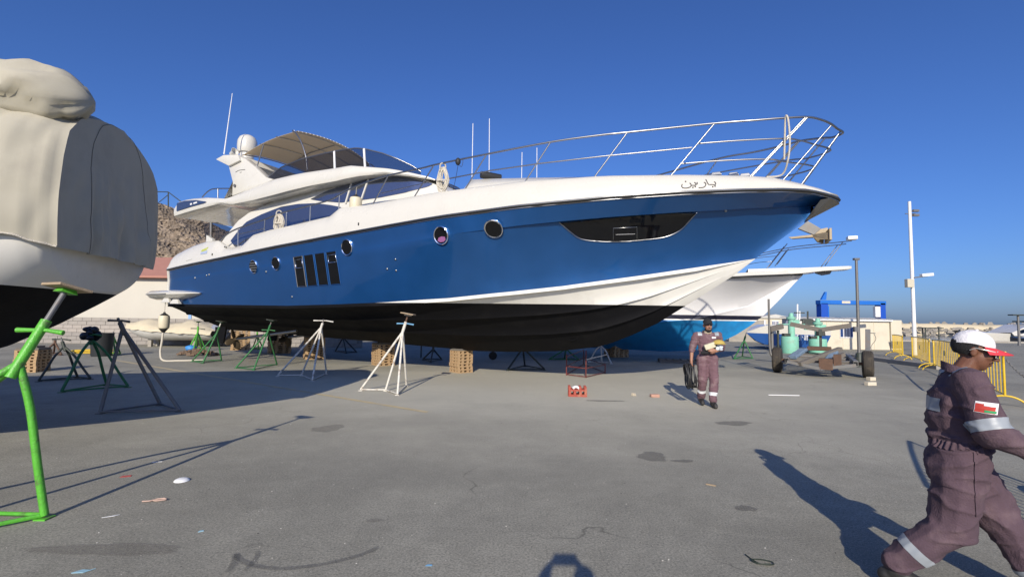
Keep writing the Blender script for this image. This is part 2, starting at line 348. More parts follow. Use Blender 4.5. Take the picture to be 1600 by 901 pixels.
def zch(x): return np.maximum(I(x, [0,1.65,7.33,9.12,10.88,12.81,14.49,15.72,17.45,19.4,19.96,21.65], [2.0,2.0,1.95,1.99,2.05,2.16,2.33,2.47,2.73,3.06,3.16,4.4]), zkeel(x))
def tch(x): return I(x, [0,5,9,12,14,16,17.5,18.7,19.5,19.96,21.65], [2.3,2.45,2.45,2.3,2.02,1.5,.98,.5,.18,0,0])
def zkn(x): return np.maximum(I(x, [0,9,12.86,14.03,15.79,17.06,18.26,19.26,20.61,21.3,21.65], [2.75,3.35,3.70,3.79,3.92,4.0,4.08,4.15,4.27,4.33,4.39]), zkeel(x))
def tkn(x): return np.maximum(0, tr(x)-.08-.42*np.maximum(0, (x-13.5)/6.5)**1.3)*np.clip((21.62-x)/.5, 0, 1)
def zgu(x): return I(x, [1.2,1.38,2.42,3.23,3.81,4.2,4.35,4.83,5.25,5.63,6.43,7.26,8.95,9.3,10.37,11.34,12.38,13.59,14.98,16.6,18.22,19.81,20.28,20.9,21.28,21.56,21.65], [3.35,3.79,4.03,4.14,4.13,3.95,3.87,3.86,3.91,4.2,4.31,4.37,4.53,4.74,4.74,4.81,4.87,4.91,4.95,4.955,4.92,4.88,4.85,4.73,4.61,4.47,4.42])
def tgu(x): return np.maximum(0, tr(x)-.25*np.clip((21.6-x)/.6, 0, 1))
WL = 2.04
XS = np.unique(np.concatenate([np.linspace(1.45, 21.0, 190), np.linspace(21.0, 21.64, 16)]))
def rake(x, z):       # transom leans forward towards the top
    return x-np.clip((3.0-x)/1.6, 0, 1)*(3.3-z)*.22 if z < 3.3 else x
def bottom_rows(x):
    zk, zc, tc_ = float(zkeel(x)), float(zch(x)), float(tch(x)); lip = .075*min(1, max(0, (19.3-x)/2.5)); ci = max(0, tc_-.16*min(1, tc_))
    zi = zk+(zc-.10-zk)
    P = lambda u: (u*ci, zk+(max(zk, zc-.10*min(1, tc_))-zk)*u**(1.0+.25*min(1, max(0, (x-12)/5))))
    rows = [(0, zk)]
    for a in (.38, .70):
        p, q = P(a), P(a+.055)
        rows += [P(a-.18), p, (p[0]+lip*1.3, p[1]-lip*.25), (q[0]+lip*.55, q[1]+.005)]
    rows += [P(.88), P(1.), (tc_, max(zk, zc-.085*min(1, tc_*2))), (tc_, zc)]
    return rows
def top_rows(x):
    zc, tc_, zk_, tk_, z2, t2 = [float(f(x)) for f in (zch, tch, zkn, tkn, zr, tr)]
    z2 -= .05; p = 1+.75*min(1, max(0, (x-11)/7)); st = .17*min(1, max(0, (x-13.2)/4.0))*min(1, max(0, (21.3-x)/1.2))
    rows = [(tc_+(max(0,tk_-st)-tc_)*v**p, zc+(zk_-zc)*v) for v in np.linspace(0, 1, 9)]
    rows += [(min(t2, tk_), zk_+.004), (min(t2, tk_)+(t2-min(t2, tk_))*.5, (zk_+z2)/2+.006), (t2, max(z2, zk_+.013))]
    return rows
def bul_rows(x):
    z0, t0, z1, t1 = float(zr(x))+.04, float(tr(x)), float(zgu(x)), float(tgu(x)); z1 = max(z1, z0+.05); fw = min(1, max(0, (x-12.5)/3)); h = z1-z0
    ds = z1-.10-.18*(1-fw) if x > 5.0 else 3.32
    return [(t0, z0), (t0-.01, z0+.25*h), (t0-.05, z0+.55*h), (t1+.10*min(1, t1), z0+.83*h), (t1+.035*min(1, t1), z0+.96*h), (t1, z1), (max(0, t1-.07), z1+.005)], ds, fw
def strip(rowf, xs, raked=True):
    out = []
    for x in xs: out.append([(rake(x, z) if raked else x, -t, z) for t, z in rowf(x)])
    return out
def mirror(rows): return [[(x, -y, z) for x, y, z in r] for r in rows]
def both(rowf, xs):
    m = MB(); g = strip(rowf, xs); m.grid(g, flip=True); m.grid(mirror(g)); return m
# bottom: cut along the paint line
bb = both(bottom_rows, XS); me = bpy.data.meshes.new('t'); bm = bmesh.new()
vv = [bm.verts.new(v) for v in bb.v]
for f in bb.f:
    try: bm.faces.new([vv[i] for i in f])
    except ValueError: pass
bmesh.ops.remove_doubles(bm, verts=bm.verts, dist=1e-5); bmesh.ops.dissolve_degenerate(bm, edges=bm.edges, dist=1e-6)
bmesh.ops.bisect_plane(bm, geom=bm.verts[:]+bm.edges[:]+bm.faces[:], dist=1e-5, plane_co=(0,0,WL), plane_no=(0,0,1))
bmesh.ops.recalc_face_normals(bm, faces=bm.faces[:])
for nm, keep, m_ in (('bottom', lambda z: z < WL, black_af), ('bow_bottom', lambda z: z >= WL, grey_white)):
    b2 = bm.copy(); bmesh.ops.delete(b2, geom=[f for f in b2.faces if not keep(f.calc_center_median().z)], context='FACES')
    m2 = bpy.data.meshes.new(nm); b2.to_mesh(m2); b2.free()
    for p in m2.polygons: p.use_smooth = True
    m2.set_sharp_from_angle(angle=R(24)); link(nm, m2, m_, yacht)
bm.free()
topside = both(top_rows, XS).build('topside', navy, yacht, smooth=22)
# transom
g0 = [(rake(1.45, z), -t, z) for t, z in bottom_rows(1.45)+top_rows(1.45)]
MB().add([Vector(p) for p in g0]+[Vector((p[0], -p[1], p[2])) for p in reversed(g0)], [tuple(range(2*len(g0)))]).build('transom', white, yacht)
edge = [Vector((rake(1.45, z)-.03, -t-.005, z)) for t, z in top_rows(1.45)]
MB().tube(edge, .055, 8).build('transom_corner', white, yacht, smooth=60); MB().tube([Vector((p.x, -p.y, p.z)) for p in edge], .055, 8).build('transom_corner', white, yacht, smooth=60)
# bulwark and deck
XB = np.unique(np.concatenate([np.linspace(1.22, 21.0, 260), np.linspace(21.0, 21.64, 14)]))
m = MB(); gb = [[(x, -t, z) for t, z in bul_rows(x)[0]] for x in XB]; m.grid(gb, flip=True); m.grid(mirror(gb))
m.build('bulwark', white, yacht, smooth=35)
gd = []
for x in XB:
    rws, ds, fw = bul_rows(x); t, z = rws[-1]; cam_ = .16*fw*min(1, t)
    gd.append([(x, -t, z), (x, -max(0, t-.03), z-.01-(z-ds)*.9*(1-fw)), (x, -t*.8, ds*(1-fw)+(z+.05*min(1, t))*fw), (x, -t*.4, ds*(1-fw)+(z+cam_*.8)*fw), (x, 0, ds*(1-fw)+(z+cam_)*fw)])
m = MB(); m.grid(gd, flip=True); m.grid(mirror(gd)); m.build('deck', white, yacht, smooth=40)
# rub rail: black backing and stainless bead
def sidepath(tf, zf, xs, off=0., dz=0.): return [Vector((x, -(float(tf(x))+off), float(zf(x))+dz)) for x in xs]
XRR = list(np.linspace(1.3, 21.0, 110))+list(np.linspace(21.05, 21.64, 14))
for sg in (1, -1):
    P = sidepath(tr, zr, XRR, .0); P = [Vector((p.x, p.y*sg, p.z)) for p in P]
    MB().tube(P, .040, 8).build('rub_rail', rubber, yacht, smooth=60)
    P = [Vector((p.x, sg*(p.y-.030), p.z+.010)) for p in sidepath(tr, zr, XRR)]; MB().tube(P, .020, 8).build('rub_rail_bead', steel, yacht, smooth=60)
    P = [Vector((p.x, sg*(p.y-.005), p.z-.050)) for p in sidepath(tr, zr, XRR)]; MB().tube(P, .014, 6).build('rub_rail_bead', steel, yacht, smooth=60)
# surface lookup table for the topside and the bulwark
TX = np.linspace(1.45, 21.6, 320); TZ = np.linspace(.6, 5.1, 240); TT = np.zeros((320, 240))
for i, x in enumerate(TX):
    rr_ = bottom_rows(x)[-2:]+top_rows(x)+bul_rows(x)[0]; zz = np.maximum.accumulate([z for t, z in rr_]); TT[i] = I(TZ, zz+np.arange(len(zz))*1e-6, [t for t, z in rr_], left=-1, right=-1)
def thull(x, z):
    x = np.asarray(x, float); z = np.asarray(z, float)
    fx = np.clip((x-TX[0])/(TX[1]-TX[0]), 0, 318.999); fz = np.clip((z-TZ[0])/(TZ[1]-TZ[0]), 0, 238.999); i = fx.astype(int); j = fz.astype(int); a = fx-i; b = fz-j
    return (TT[i,j]*(1-a)+TT[i+1,j]*a)*(1-b)+(TT[i,j+1]*(1-a)+TT[i+1,j+1]*a)*b
def on_hull(px, py, off=.0):
    q = hit(px, py, thull); n = hull_n(q); return q+n*off
def hull_n(q):
    e = .06; x, z = q.x, q.z
    tx = (thull(x+e, z)-thull(x-e, z))/(2*e); tz = (thull(x, z+e)-thull(x, z-e))/(2*e)
    n = Vector((-float(tx), -1, -float(tz))); return n.normalized()
# portholes: chrome ring, dark glass; the aft one is a louvred vent
def porthole(px, py, rx, ry, vent=False, tint=None):
    c = on_hull(px, py); n = hull_n(c); c.y = -max(float(thull(c.x+a_, c.z+b_)) for a_ in (-rx,0,rx) for b_ in (-ry,0,ry*.5)); u = Vector((1,0,0)); u = (u-n*u.dot(n)).normalized(); v = n.cross(u)
    if v.z < 0: v = -v
    def ring(a, b, off): return [c+u*a*math.cos(t)+v*b*math.sin(t)+n*off for t in np.linspace(0, 2*math.pi, 33)[:-1]]
    a = rx; b = ry
    root = MB().grid([ring(a*1.16, b*1.16, -.02), ring(a*1.16, b*1.16, .016), ring(a*1.08, b*1.08, .026), ring(a, b, .018), ring(a*.93, b*.93, -.06)], close=True).build('porthole', chrome, yacht, smooth=40)
    pts = ring(a*.97, b*.97, .006); MB().add([c+n*.006]+pts, [(0, 1+i, 1+(i+1) % 32) for i in range(32)]).build('pane', glass_dark, root)
    if vent:
        for k in range(4):
            zz = (-.6+.4*k)*b; hw = a*math.sqrt(max(0, 1-(zz/b)**2))*.95
            MB().bar(c+v*zz-u*hw+n*.018, c+v*zz+u*hw+n*.018, .02, b*.16, up=v).build('slat', chrome, root)
    if tint:
        MB().add([c+n*.0085+u*a*x+v*b*z for x, z in ((-.62,-.62),(-.2,-.82),(.35,-.78),(.66,-.55),(.6,-.2),(.1,-.12),(-.4,-.25))], [tuple(range(7))]).build('cushion', mat('pink cushion behind glass', (.28,.10,.24), .5), root)
for px, py, rx, ry, ve, ti in ((397,416.5,.15,.185,True,None), (432,411.5,.15,.18,False,None), (543,386.5,.165,.2,False,None), (690,368,.185,.205,False,1), (774,358.5,.20,.21,False,None)): porthole(px, py, rx, ry, ve, ti)
# four tall hull windows
def patch(pxs, off=.012, nx=6, nz=4):
    """quad patch following the hull between four photo corners: bl, br, tr, tl"""
    bl, br, tr_, tl = [on_hull(*p) for p in pxs]; rows = []
    for i in range(nz+1):
        row = []
        for j in range(nx+1):
            a, b = j/nx, i/nz; q = (bl*(1-a)+br*a)*(1-b)+(tl*(1-a)+tr_*a)*b
            t = float(thull(q.x, q.z)); p = Vector((q.x, -t, q.z)); row.append(p+hull_n(p)*off)
        rows.append(row)
    return rows
wz = [((465.5,447.5),(479,447.3),(472.5,399.5),(459,401.8)), ((481.5,447.2),(496.5,446),(489.5,396.8),(475,399)), ((498.8,446),(514,444.7),(507,394.3),(491.8,396.5)), ((516.8,444.8),(533,443.6),(525.2,391.8),(509.6,394))]
for k, q in enumerate(wz):
    rows = patch(q); win = MB().grid(rows).build('hull_window', glass_dark, yacht, smooth=40)
    ring_ = [rows[0][j] for j in range(7)]+[rows[i][6] for i in range(1, 5)]+[rows[4][j] for j in range(5, -1, -1)]+[rows[i][0] for i in range(3, 0, -1)]
    MB().tube(ring_, .012, 5, closed=True).build('window_frame', navy if k else steel, win)
    if k in (0, 3):
        s_ = .38 if k == 0 else .33; bl, br, t2, tl = [Vector(p+(0,)) for p in q]; a0, a1 = .16, .95
        L = lambda u, v: (lambda p: on_hull(p.x, p.y, .02))((bl*(1-u)+br*u)*(1-v)+(tl*(1-u)+t2*u)*v)
        MB().tube([L(a0, .9), L(a0, 1-s_), L(a1, 1-s_), L(a1, .9)], .013, 6, closed=True).build('opening_light', chrome, win, smooth=60)
# eyebrow window in the bow
top_c = [(874,346),(900,343.5),(950,338.5),(1000,334),(1050,331),(1088,330)]
bot_c = [(874,346.3),(890,360.5),(908,372.5),(940,376.5),(975,376.5),(1010,373.5),(1040,369),(1062,359),(1075,346),(1088,331)]
xt = np.linspace(874.2, 1087.8, 44); rows = [[], [], [], [], []]
for x in xt:
    a = I(x, *zip(*top_c))+2.2; b = max(a+.2, I(x, *zip(*bot_c)))
    for k in range(5): rows[k].append(on_hull(x, a+(b-a)*k/4, .016))
eb = MB().grid(rows).build('bow_window', glass_dark, yacht, smooth=40)
MB().tube([on_hull(x, y+.3, .02) for x, y in smooth_path([Vector((x, y, 0)) for x, y in bot_c], 4) and [(p.x, p.y) for p in smooth_path([Vector((x, y, 0)) for x, y in bot_c], 4)]], .012, 6).build('window_trim', steel, eb, smooth=60)
MB().tube([on_hull(x, y, .024) for x, y in ((958,374),(958,356),(995,354),(995,373))], .009, 6).tube([on_hull(x, y, .024) for x, y in ((962,366),(992,365))], .008, 6).build('opening_light', steel, eb, smooth=60)
# hull fittings: drains
for x, y in ((305,434),(323,430),(327,429),(416,424.5),(456.5,463.5),(605,420),(618,405),(619,422.5),(1134,329)):
    c = on_hull(x, y); MB().ell(c, (.035,.03,.035), n=8, m=6).build('skin_fitting', steel, yacht, smooth=60)
# bow thruster tube
o, r_ = yloc(893, 522)
def tbot(x, z):
    zk = zkeel(x); zc = zch(x)-.1; return np.clip((z-zk)/np.maximum(.05, zc-zk), 0, 1)*np.maximum(0, tch(x)-.16)
c = hit(893, 522, tbot); n = Vector((.1,-.86,-.5)).normalized(); u = Vector((1,0,0)); u = (u-n*u.dot(n)).normalized(); v = n.cross(u)
M4 = Matrix((u, v, n)).transposed().to_4x4(); M4.translation = c
MB().lathe([(.15,-.12),(.15,.035),(.19,.035),(.20,-.1)], 20, M4).build('thruster_tunnel', black_af, yacht, smooth=50)
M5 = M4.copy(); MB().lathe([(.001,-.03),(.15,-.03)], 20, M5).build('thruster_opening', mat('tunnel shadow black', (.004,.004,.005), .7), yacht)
# swim platform
P = []
def pf(x): return I(x, [-.1,.1,.4,1.2,2.2,2.9,3.25], [2.35,2.5,2.62,2.72,2.74,2.66,2.5])
for x in np.linspace(-.1, 3.2, 26):
    e = min(1, max(.05, (3.25-x)/1.2))**.6*min(1, max(.2, (x+.15)/.25)); t = float(pf(x)); zc_ = 2.36
    P.append([(x, 0 if x < 1.3 else -2.2, zc_+.11*e), (x, -t+.12, zc_+.11*e), (x, -t, zc_+.04*e), (x, -t, zc_-.03*e), (x, -t+.1, zc_-.14*e), (x, -t+.35, zc_-.20*e), (x, 0 if x < 1.3 else -2.2, zc_-.20*e)])
m = MB(); m.grid(P, flip=True, close=True); m.grid(mirror(P), close=True); m.build('swim_platform', white, yacht, smooth=35)
MB().tube([Vector((x, -float(pf(x))-.005, 2.345)) for x in np.linspace(.0, 1.7, 12)], .022, 6).build('platform_strip', mat('grey trim', (.25,.25,.24), .6), yacht, smooth=60)
for a, b in ((256,466),(270,468)):
    c = hit(a, b, 2.66); MB().box(c+Vector((0,.1,-.06)), (.5,.14,.16), taper=.5).build('platform_bracket', white, yacht, bevel=.02)
# ---------------- superstructure
def curve(px, tf):                       # photo polyline on the surface tf -> arrays x, z sorted by x
    q = [hit(x, y, tf) for x, y in px]; q.sort(key=lambda p: p.x); return np.array([p.x for p in q]), np.array([p.z for p in q])
def tD(x, z=4.5): return I(x, [4,8,9.5,11,12.3,13.2], [2.02,2.0,1.9,1.62,1.2,.7])-.16*np.clip((np.asarray(z)-4.0)/1.5, 0, 1.6)
dx, dz_ = curve([(345,380),(358,362),(372,345),(388,333),(405,325),(440,309),(486,296),(540,279),(600,268),(640,273),(665,281),(690,293),(705,302)], tD)
rows = []
for x in np.linspace(dx[0]+.02, dx[-1], 60):
    zt = float(I(x, dx, dz_)); zb = 3.45; zt = max(zt, zb+.1); r_ = []
    for k in range(9):
        z = zb+(zt-zb)*k/8; r_.append((x, -float(tD(x, z)), z))
    t1 = float(tD(x, zt)); r_ += [(x, -t1*.93, zt+.03), (x, -t1*.6, zt+.10), (x, 0, zt+.12)]; rows.append(r_)
m = MB(); m.grid(rows, flip=True); m.grid(mirror(rows))
e = rows[-1]; m.add(e+[(a, -b, c_) for a, b, c_ in reversed(e)], [tuple(range(2*len(e)))]); m.build('deckhouse', white, yacht, smooth=40)
def swin(name, top, bot, tf, off=.018, n=44, material=None):
    (ax, az), (bx, bz) = curve(top, tf), curve(bot, tf); rows = []
    x0, x1 = max(ax[0], bx[0]), min(ax[-1], bx[-1])
    for x in np.linspace(x0, x1, n):
        za, zb = float(I(x, ax, az)), float(I(x, bx, bz)); zb = min(zb, za-.004)
        rows.append([Vector((x, -float(tf(x, z))-off, z)) for z in np.linspace(zb, za, 5)])
    ob = MB(); ob.grid(rows, flip=True); mr = [[Vector((p.x, -p.y, p.z)) for p in r] for r in rows]; 
    o1 = ob.build(name, material or glass_sky, yacht, smooth=40); MB().grid(mr).build(name, material or glass_sky, yacht, smooth=40); return o1
swin('saloon_window', [(361,376),(374,359),(385,347),(409,335),(440,323),(466.6,318.7),(493,317.6),(517.6,320.5),(534,324)], [(361,376.5),(368,386),(385,386),(420,372),(452,362),(500,350),(520,338),(534,324.5)], tD)
swin('upper_window', [(486,311),(511,298.7),(542,287.6),(573,280),(599.7,276),(622,276),(644,278.8),(662,283),(676,287.5)], [(486,311.3),(500,314),(533,316.5),(566,312.5),(595,308.5),(633,301),(668.5,292),(676,288)], tD)
for a, b in (((551,284),(541,318)), ((577,279),(565,314))):
    p, q = hit(*a, tD), hit(*b, tD); MB().bar(p+Vector((0,-.03,0)), q+Vector((0,-.03,0)), .05, .03, up=(0,1,0)).build('window_mullion', white, yacht)
# flybridge
def tF(x, z=5): return I(x, [0,1.3,4,7,9,10.5,11.5,12.4,13.1], [2.2,2.3,2.36,2.34,2.2,1.9,1.5,1.0,.45])
ftop = [(272,318.5),(274,314),(285,310.5),(297,308.6),(319,307.5),(350,309.7),(362,305),(380,296),(400,287),(423,278),(470,267.6),(530,258.7),(543,256.6),(566,258.8),(600,262),(622,265.4),(644,270),(665,275),(680,280)]
fbot = [(271,339),(300,330),(340,319),(363,319.7),(395,314),(430,305),(480,292.5),(525,284),(560,276),(600,271.5),(640,275),(680,282)]
fx, fz = curve(ftop, tF); gx, gz = curve(fbot, tF); rows = []; fin_rows = []
x0 = max(fx[0], gx[0]); x1 = min(fx[-1], gx[-1])
for x in np.linspace(x0, x1, 110):
    zt, zb = float(I(x, fx, fz)), float(I(x, gx, gz)); zb = min(zb, zt-.05); t = float(tF(x)); h = zt-zb; k = min(1, h/.5)
    fl = max(zb+.06, zt-.65) if 2.9 < x < 10.8 else zt-.02
    rows.append([(x, 0, zb+.05), (x, -t*.7, zb+.05), (x, -t+.16*k, zb), (x, -t+.03, zb+.04*k), (x, -t, zb+.3*h), (x, -t+.01, zb+.62*h), (x, -t+.09*k, zt-.06*h), (x, -t+.15*k, zt), (x, -max(.02, t-.30), zt-.005), (x, -max(.02, t-.34), fl), (x, 0, fl)])
m = MB(); m.grid(rows, flip=True); m.grid(mirror(rows))
for e, fl_ in ((rows[0], 0), (rows[-1], 1)): m.add(e+[(a, -b, c_) for a, b, c_ in reversed(e[1:-1])], [tuple(range(2*len(e)-2))])
m.build('flybridge', white, yacht, smooth=38)
def tW(x, z=5): return tF(x)+.004
swin('wing_panel', [(276,318),(289,314),(306.6,312.8),(323,315)], [(276.5,330),(299,323),(319.6,317.4),(323,315.4)], tW, off=.02, n=20)
q0, q1 = hit(296, 320.3, tW), hit(309, 316.5, tW)
MB().bar(q0*.4+q1*.6+Vector((0,-.03,0)), q1+Vector((0,-.03,0)), .05, .012, up=(0,1,0)).bar(q0*.8+q1*.2+Vector((0,-.03,0)), q0*.6+q1*.4+Vector((0,-.03,0)), .06, .012, up=(0,1,0)).build('wing_mark', white_p, yacht)
# radar arch: two fins and a cross wing
fin_px = [(349,311),(362,306),(363,283),(356.5,257.6),(372,244),(383,247.6),(400,262),(416,277),(428,280),(400,292)]
F_ = [hit(x, y, 2.12) for x, y in fin_px]
for sg in (1, -1):
    MB().prism([(p.x, p.y*sg, p.z) for p in F_], (0, .26*sg, 0)).build('arch_fin', white, yacht, bevel=.03, smooth=40)
a = (F_[3]+F_[4])/2; az_ = F_[4].z
MB().prism([(a.x-.75,-2.25,az_-.02),(a.x-.35,-2.25,az_+.08),(a.x+.35,-2.2,az_+.02),(a.x+.45,-2.2,az_-.2),(a.x-.1,-2.2,az_-.32)], (0, 4.45, 0)).build('arch_wing', white, yacht, bevel=.03, smooth=40)
dm = thing; c = hit(386, 238, 1.1); MB().lathe([(.30,-.02),(.33,.05),(.34,.25),(.33,.42),(.27,.56),(.15,.645),(.001,.67)], 24, Matrix.Translation((c.x, c.y, c.z-.02))).build('satellite_dome', white, yacht, smooth=50)
MB().lathe([(.24,-.22),(.24,.02)], 16, Matrix.Translation((c.x, c.y, c.z-.04))).build('dome_base', white, yacht, smooth=50)
c = hit(364, 239, 1.9); MB().lathe([(.02,-.1),(.07,-.1),(.10,.05),(.14,.12),(.12,.12),(.05,0)], 16, Matrix.Translation(c)@Matrix.Rotation(R(70), 4, 'Y')).build('horn', white, yacht, smooth=50)
p, q = hit(350, 241, 2.1), hit(363, 146, 2.1); MB().tube([p, q], [.022, .010], 6).build('whip_antenna', white_p, yacht)
q0, q1 = hit(368, 269, 2.125), hit(383, 265, 2.125)
MB().tube(smooth_path([q0, (q0*.6+q1*.4)+Vector((0,0,.03)), q1]), .008, 4).tube([q0*.55+q1*.45+Vector((0,0,-.06)), q0*.35+q1*.65+Vector((0,0,-.055))], .006, 4).build('fin_mark', rubber, yacht)
c = hit(367, 290, 2.14); MB().lathe([(.05,0),(.05,.03)], 12, Matrix.Translation(c)@Matrix.Rotation(R(90), 4, 'X')).build('fin_light', greyst, yacht)
# bimini canopy on bowed poles
bt = 1.85
A_, B_ = hit(378, 240, bt), hit(456, 203.5, bt); zc_ = (A_.z+B_.z)/2; rows = []
for u in np.linspace(0, 1, 17):
    x = A_.x+(B_.x-A_.x)*u; z = A_.z+(B_.z-A_.z)*u+.10*math.sin(math.pi*u); sag = .02*abs(math.sin(3*math.pi*u))
    rows.append([(x+(.16*math.cos(v*math.pi/2) if u == 1 else 0), v*bt, z+.18*(1-v*v)-(.09 if abs(v) > .98 else 0)-sag*(1-abs(v))) for v in np.linspace(-1, 1, 19)])
MB().grid(rows).build('bimini_cloth', canopy_m, yacht, smooth=60, solid=.012)
fr = thing
for u, nm in ((.36, 'bimini_bow'), (.68, 'bimini_bow'), (.0, 'bimini_bow'), (1., 'bimini_bow')):
    x = A_.x+(B_.x-A_.x)*u; z = A_.z+(B_.z-A_.z)*u+.10*math.sin(math.pi*u)
    MB().tube([(x, v*(bt-.03), z+.18*(1-v*v)-.03) for v in np.linspace(-1, 1, 15)], .018, 6).build(nm, steel, yacht, smooth=60)
MB().tube([(A_.x, 0, A_.z+.13), ((A_.x+B_.x)/2, 0, zc_+.24), (B_.x, 0, B_.z+.13)], .018, 6).build('bimini_ridge', steel, yacht, smooth=60)
for sg in (1, -1):
    P = [hit(x, y, bt) for x, y in ((457,204),(463,209),(471,223),(478,245),(480,266))]; MB().tube(smooth_path([(p.x, p.y*sg, p.z) for p in P]), .022, 7).build('bimini_pole', steel, yacht, smooth=60)
    P = [hit(x, y, bt) for x, y in ((412,225.5),(400,266))]; MB().tube([(p.x, p.y*sg, p.z) for p in P], .020, 7).build('bimini_pole', steel, yacht, smooth=60)
for u in np.linspace(-.95, .95, 26):
    MB().tube([(B_.x+.17*math.cos(u*math.pi/2)-.03, u*bt, B_.z+.18*(1-u*u)+.015), (B_.x+.17*math.cos(u*math.pi/2)+.02, u*bt, B_.z+.18*(1-u*u)-.02)], .010, 4).build('canopy_tie', white_p, yacht)
# tinted wind deflector round the flybridge
def tint_glass():
    m = bpy.data.materials.new('smoked acrylic'); m.use_nodes = True; n = m.node_tree.nodes; l = m.node_tree.links; b = n['Principled BSDF']
    b.inputs['Base Color'].default_value = (.03,.033,.045,1); b.inputs['Roughness'].default_value = .05
    t = n.new('ShaderNodeBsdfTransparent'); t.inputs[0].default_value = (.72,.72,.74,1); x = n.new('ShaderNodeMixShader'); x.inputs[0].default_value = .22
    l.new(t.outputs[0], x.inputs[1]); l.new(b.outputs[0], x.inputs[2]); l.new(x.outputs[0], n['Material Output'].inputs[0]); return m
def tS(x, z=5.6): return I(x, [3,7,9,10.5,11.4,12.1,12.6], [2.12,2.1,1.96,1.62,1.2,.6,.02])
sx, sz = curve([(414.5,277),(440,258.8),(475.5,245.5),(511,236.6),(542,230.6),(560,228.4),(575,230),(600,236.6),(624,246.6),(644,256.6),(657,266.5)], tS)
rows = []
XSc = np.linspace(sx[0]+.02, min(sx[-1], 12.58), 60)
for x in XSc:
    z1 = float(I(x, sx, sz)); z0 = min(float(I(x, fx, fz))-.03, z1-.01); t = float(tS(x)); rows.append([(x-.25*(k/4)*(z1-z0), -max(0, t-.10*(k/4)), z0+(z1-z0)*k/4) for k in range(5)])
sm = tint_glass(); o1 = MB().grid(rows).build('windscreen', sm, yacht, smooth=60, solid=.008); MB().grid(mirror(rows)).build('windscreen', sm, yacht, smooth=60, solid=.008)
rail = [Vector(r[-1]) for r in rows]; MB().tube(rail, .020, 7).tube([Vector((p.x, -p.y, p.z)) for p in rail], .020, 7).build('windscreen_rail', steel, yacht, smooth=60)
for k in (.53, .70):
    i = int(k*len(rows)); MB().bar(Vector(rows[i][0])+Vector((0,-.015,0)), Vector(rows[i][-1])+Vector((0,-.015,0)), .06, .03, up=(0,1,0)).build('windscreen_mullion', white_p, o1)
seat_m = mat('grey seat cover', (.45,.44,.47), .85, noise=.1, nscale=4)
for x, y, s_ in ((7.2,-.9,(1.3,1.1,.75)), (8.7,-.5,(.9,1.4,.75)), (5.4,-1.2,(1.2,.9,.55))):
    MB().box((x, y, float(I(x, fx, fz))-.08), s_, taper=.75).build('covered_seat', seat_m, yacht, bevel=.1, smooth=50)
# fly aft guard rail
P = [hit(x, y, 2.1) for x, y in ((316,308),(325,299),(335,295),(361,294.5))]; MB().tube(smooth_path(P), .02, 7).build('aft_rail', steel, yacht, smooth=60)
P = [hit(x, y, 2.1) for x, y in ((340.5,309),(340.5,295))]; MB().tube(P, .02, 7).build('aft_rail_post', steel, yacht, smooth=60)
# cockpit: smoked side glass, posts, bulkhead
cg = [hit(x, y, 1.75) for x, y in ((317,349),(340,347),(366,358),(349,376),(323,380))]
MB().add(cg, [tuple(range(len(cg)))]).build('cockpit_side_glass', sm, yacht, solid=.01)
P = [hit(x, y, 1.8) for x, y in ((330,347),(329.5,378))]; MB().tube(P, .045, 8).build('cockpit_post', greyst, yacht, smooth=60)
MB().box((5.2, 0, 4.25), (.1, 3.7, 1.7)).build('cockpit_bulkhead', glass_dark, yacht)
MB().box((2.6, 0, 3.55), (1.2, 3.4, .5)).build('cockpit_sofa', white, yacht, bevel=.08, smooth=50)
p = hit(322, 376, 2.2); MB().prism([p+Vector(v) for v in ((0,0,-.15),(.35,0,-.1),(.33,0,.05),(0,0,.2))], (0,.1,0)).build('coaming_fin', white, yacht)
# gate hatch outline, stickers, cleat hole on the quarter
o_ = [on_hull(x, y, .006) for x, y in ((299,390),(302.5,388.5),(300,405),(291,407.5),(294,391.5))]
MB().tube([o_[1], o_[2], o_[3]], .006, 4).build('hatch_seam', mat('seam grey', (.4,.39,.36), .7), yacht)
st = [on_hull(x, y, .012) for x, y in ((315.5,390.5),(326,386),(323.5,396),(313.5,397.5))]
MB().add([st[0], st[1], st[1]*.5+st[2]*.5, st[0]*.5+st[3]*.5], [(0,1,2,3)]).build('sticker', mat('yellow green sticker', (.42,.45,.10), .5), yacht)
MB().add([st[0]*.5+st[3]*.5, st[1]*.5+st[2]*.5, st[2], st[3]], [(0,1,2,3)]).build('sticker', mat('grey blue sticker', (.36,.42,.55), .5), yacht)
for x, y in ((332,397.5),(351,386.5),(353.5,387.5),(560.5,350)): c = on_hull(x, y, .01); MB().box(c, (.03,.02,.07)).build('deck_fitting', rubber, yacht)
# name on the bow
ox, oy, sc = 1050, 265, 17.78
strokes = [[(1165,340),(1205,365),(1212,405),(1180,425),(1110,418),(1030,420),(1000,395),(965,330),(935,275)], [(880,355),(925,375),(938,420),(910,470),(850,500),(735,505)], [(690,350),(703,395),(665,418)], [(615,355),(655,385),(660,425),(620,440),(575,440),(530,440)], [(485,375),(520,400),(530,440),(510,480),(450,505),(370,515),(300,505),(268,465),(285,405)]]
nm_m = mat('dark name lettering', (.10,.095,.09), .5)
for s_ in strokes:
    P = [on_hull(ox+p.x/sc, oy+p.y/sc, .004) for p in smooth_path([Vector((a, b, 0)) for a, b in s_], 5)]
    MB().tube(P, [.006]+[.0115]*(len(P)-2)+[.006], 6).build('name_stroke', nm_m, yacht, smooth=60)
for a, b in ((1130,478),(1195,460),(580,497),(645,475),(375,335)): MB().ell(on_hull(ox+a/sc, oy+b/sc, .004), (.018,.012,.018), n=8, m=6).build('name_dot', nm_m, yacht, smooth=60)
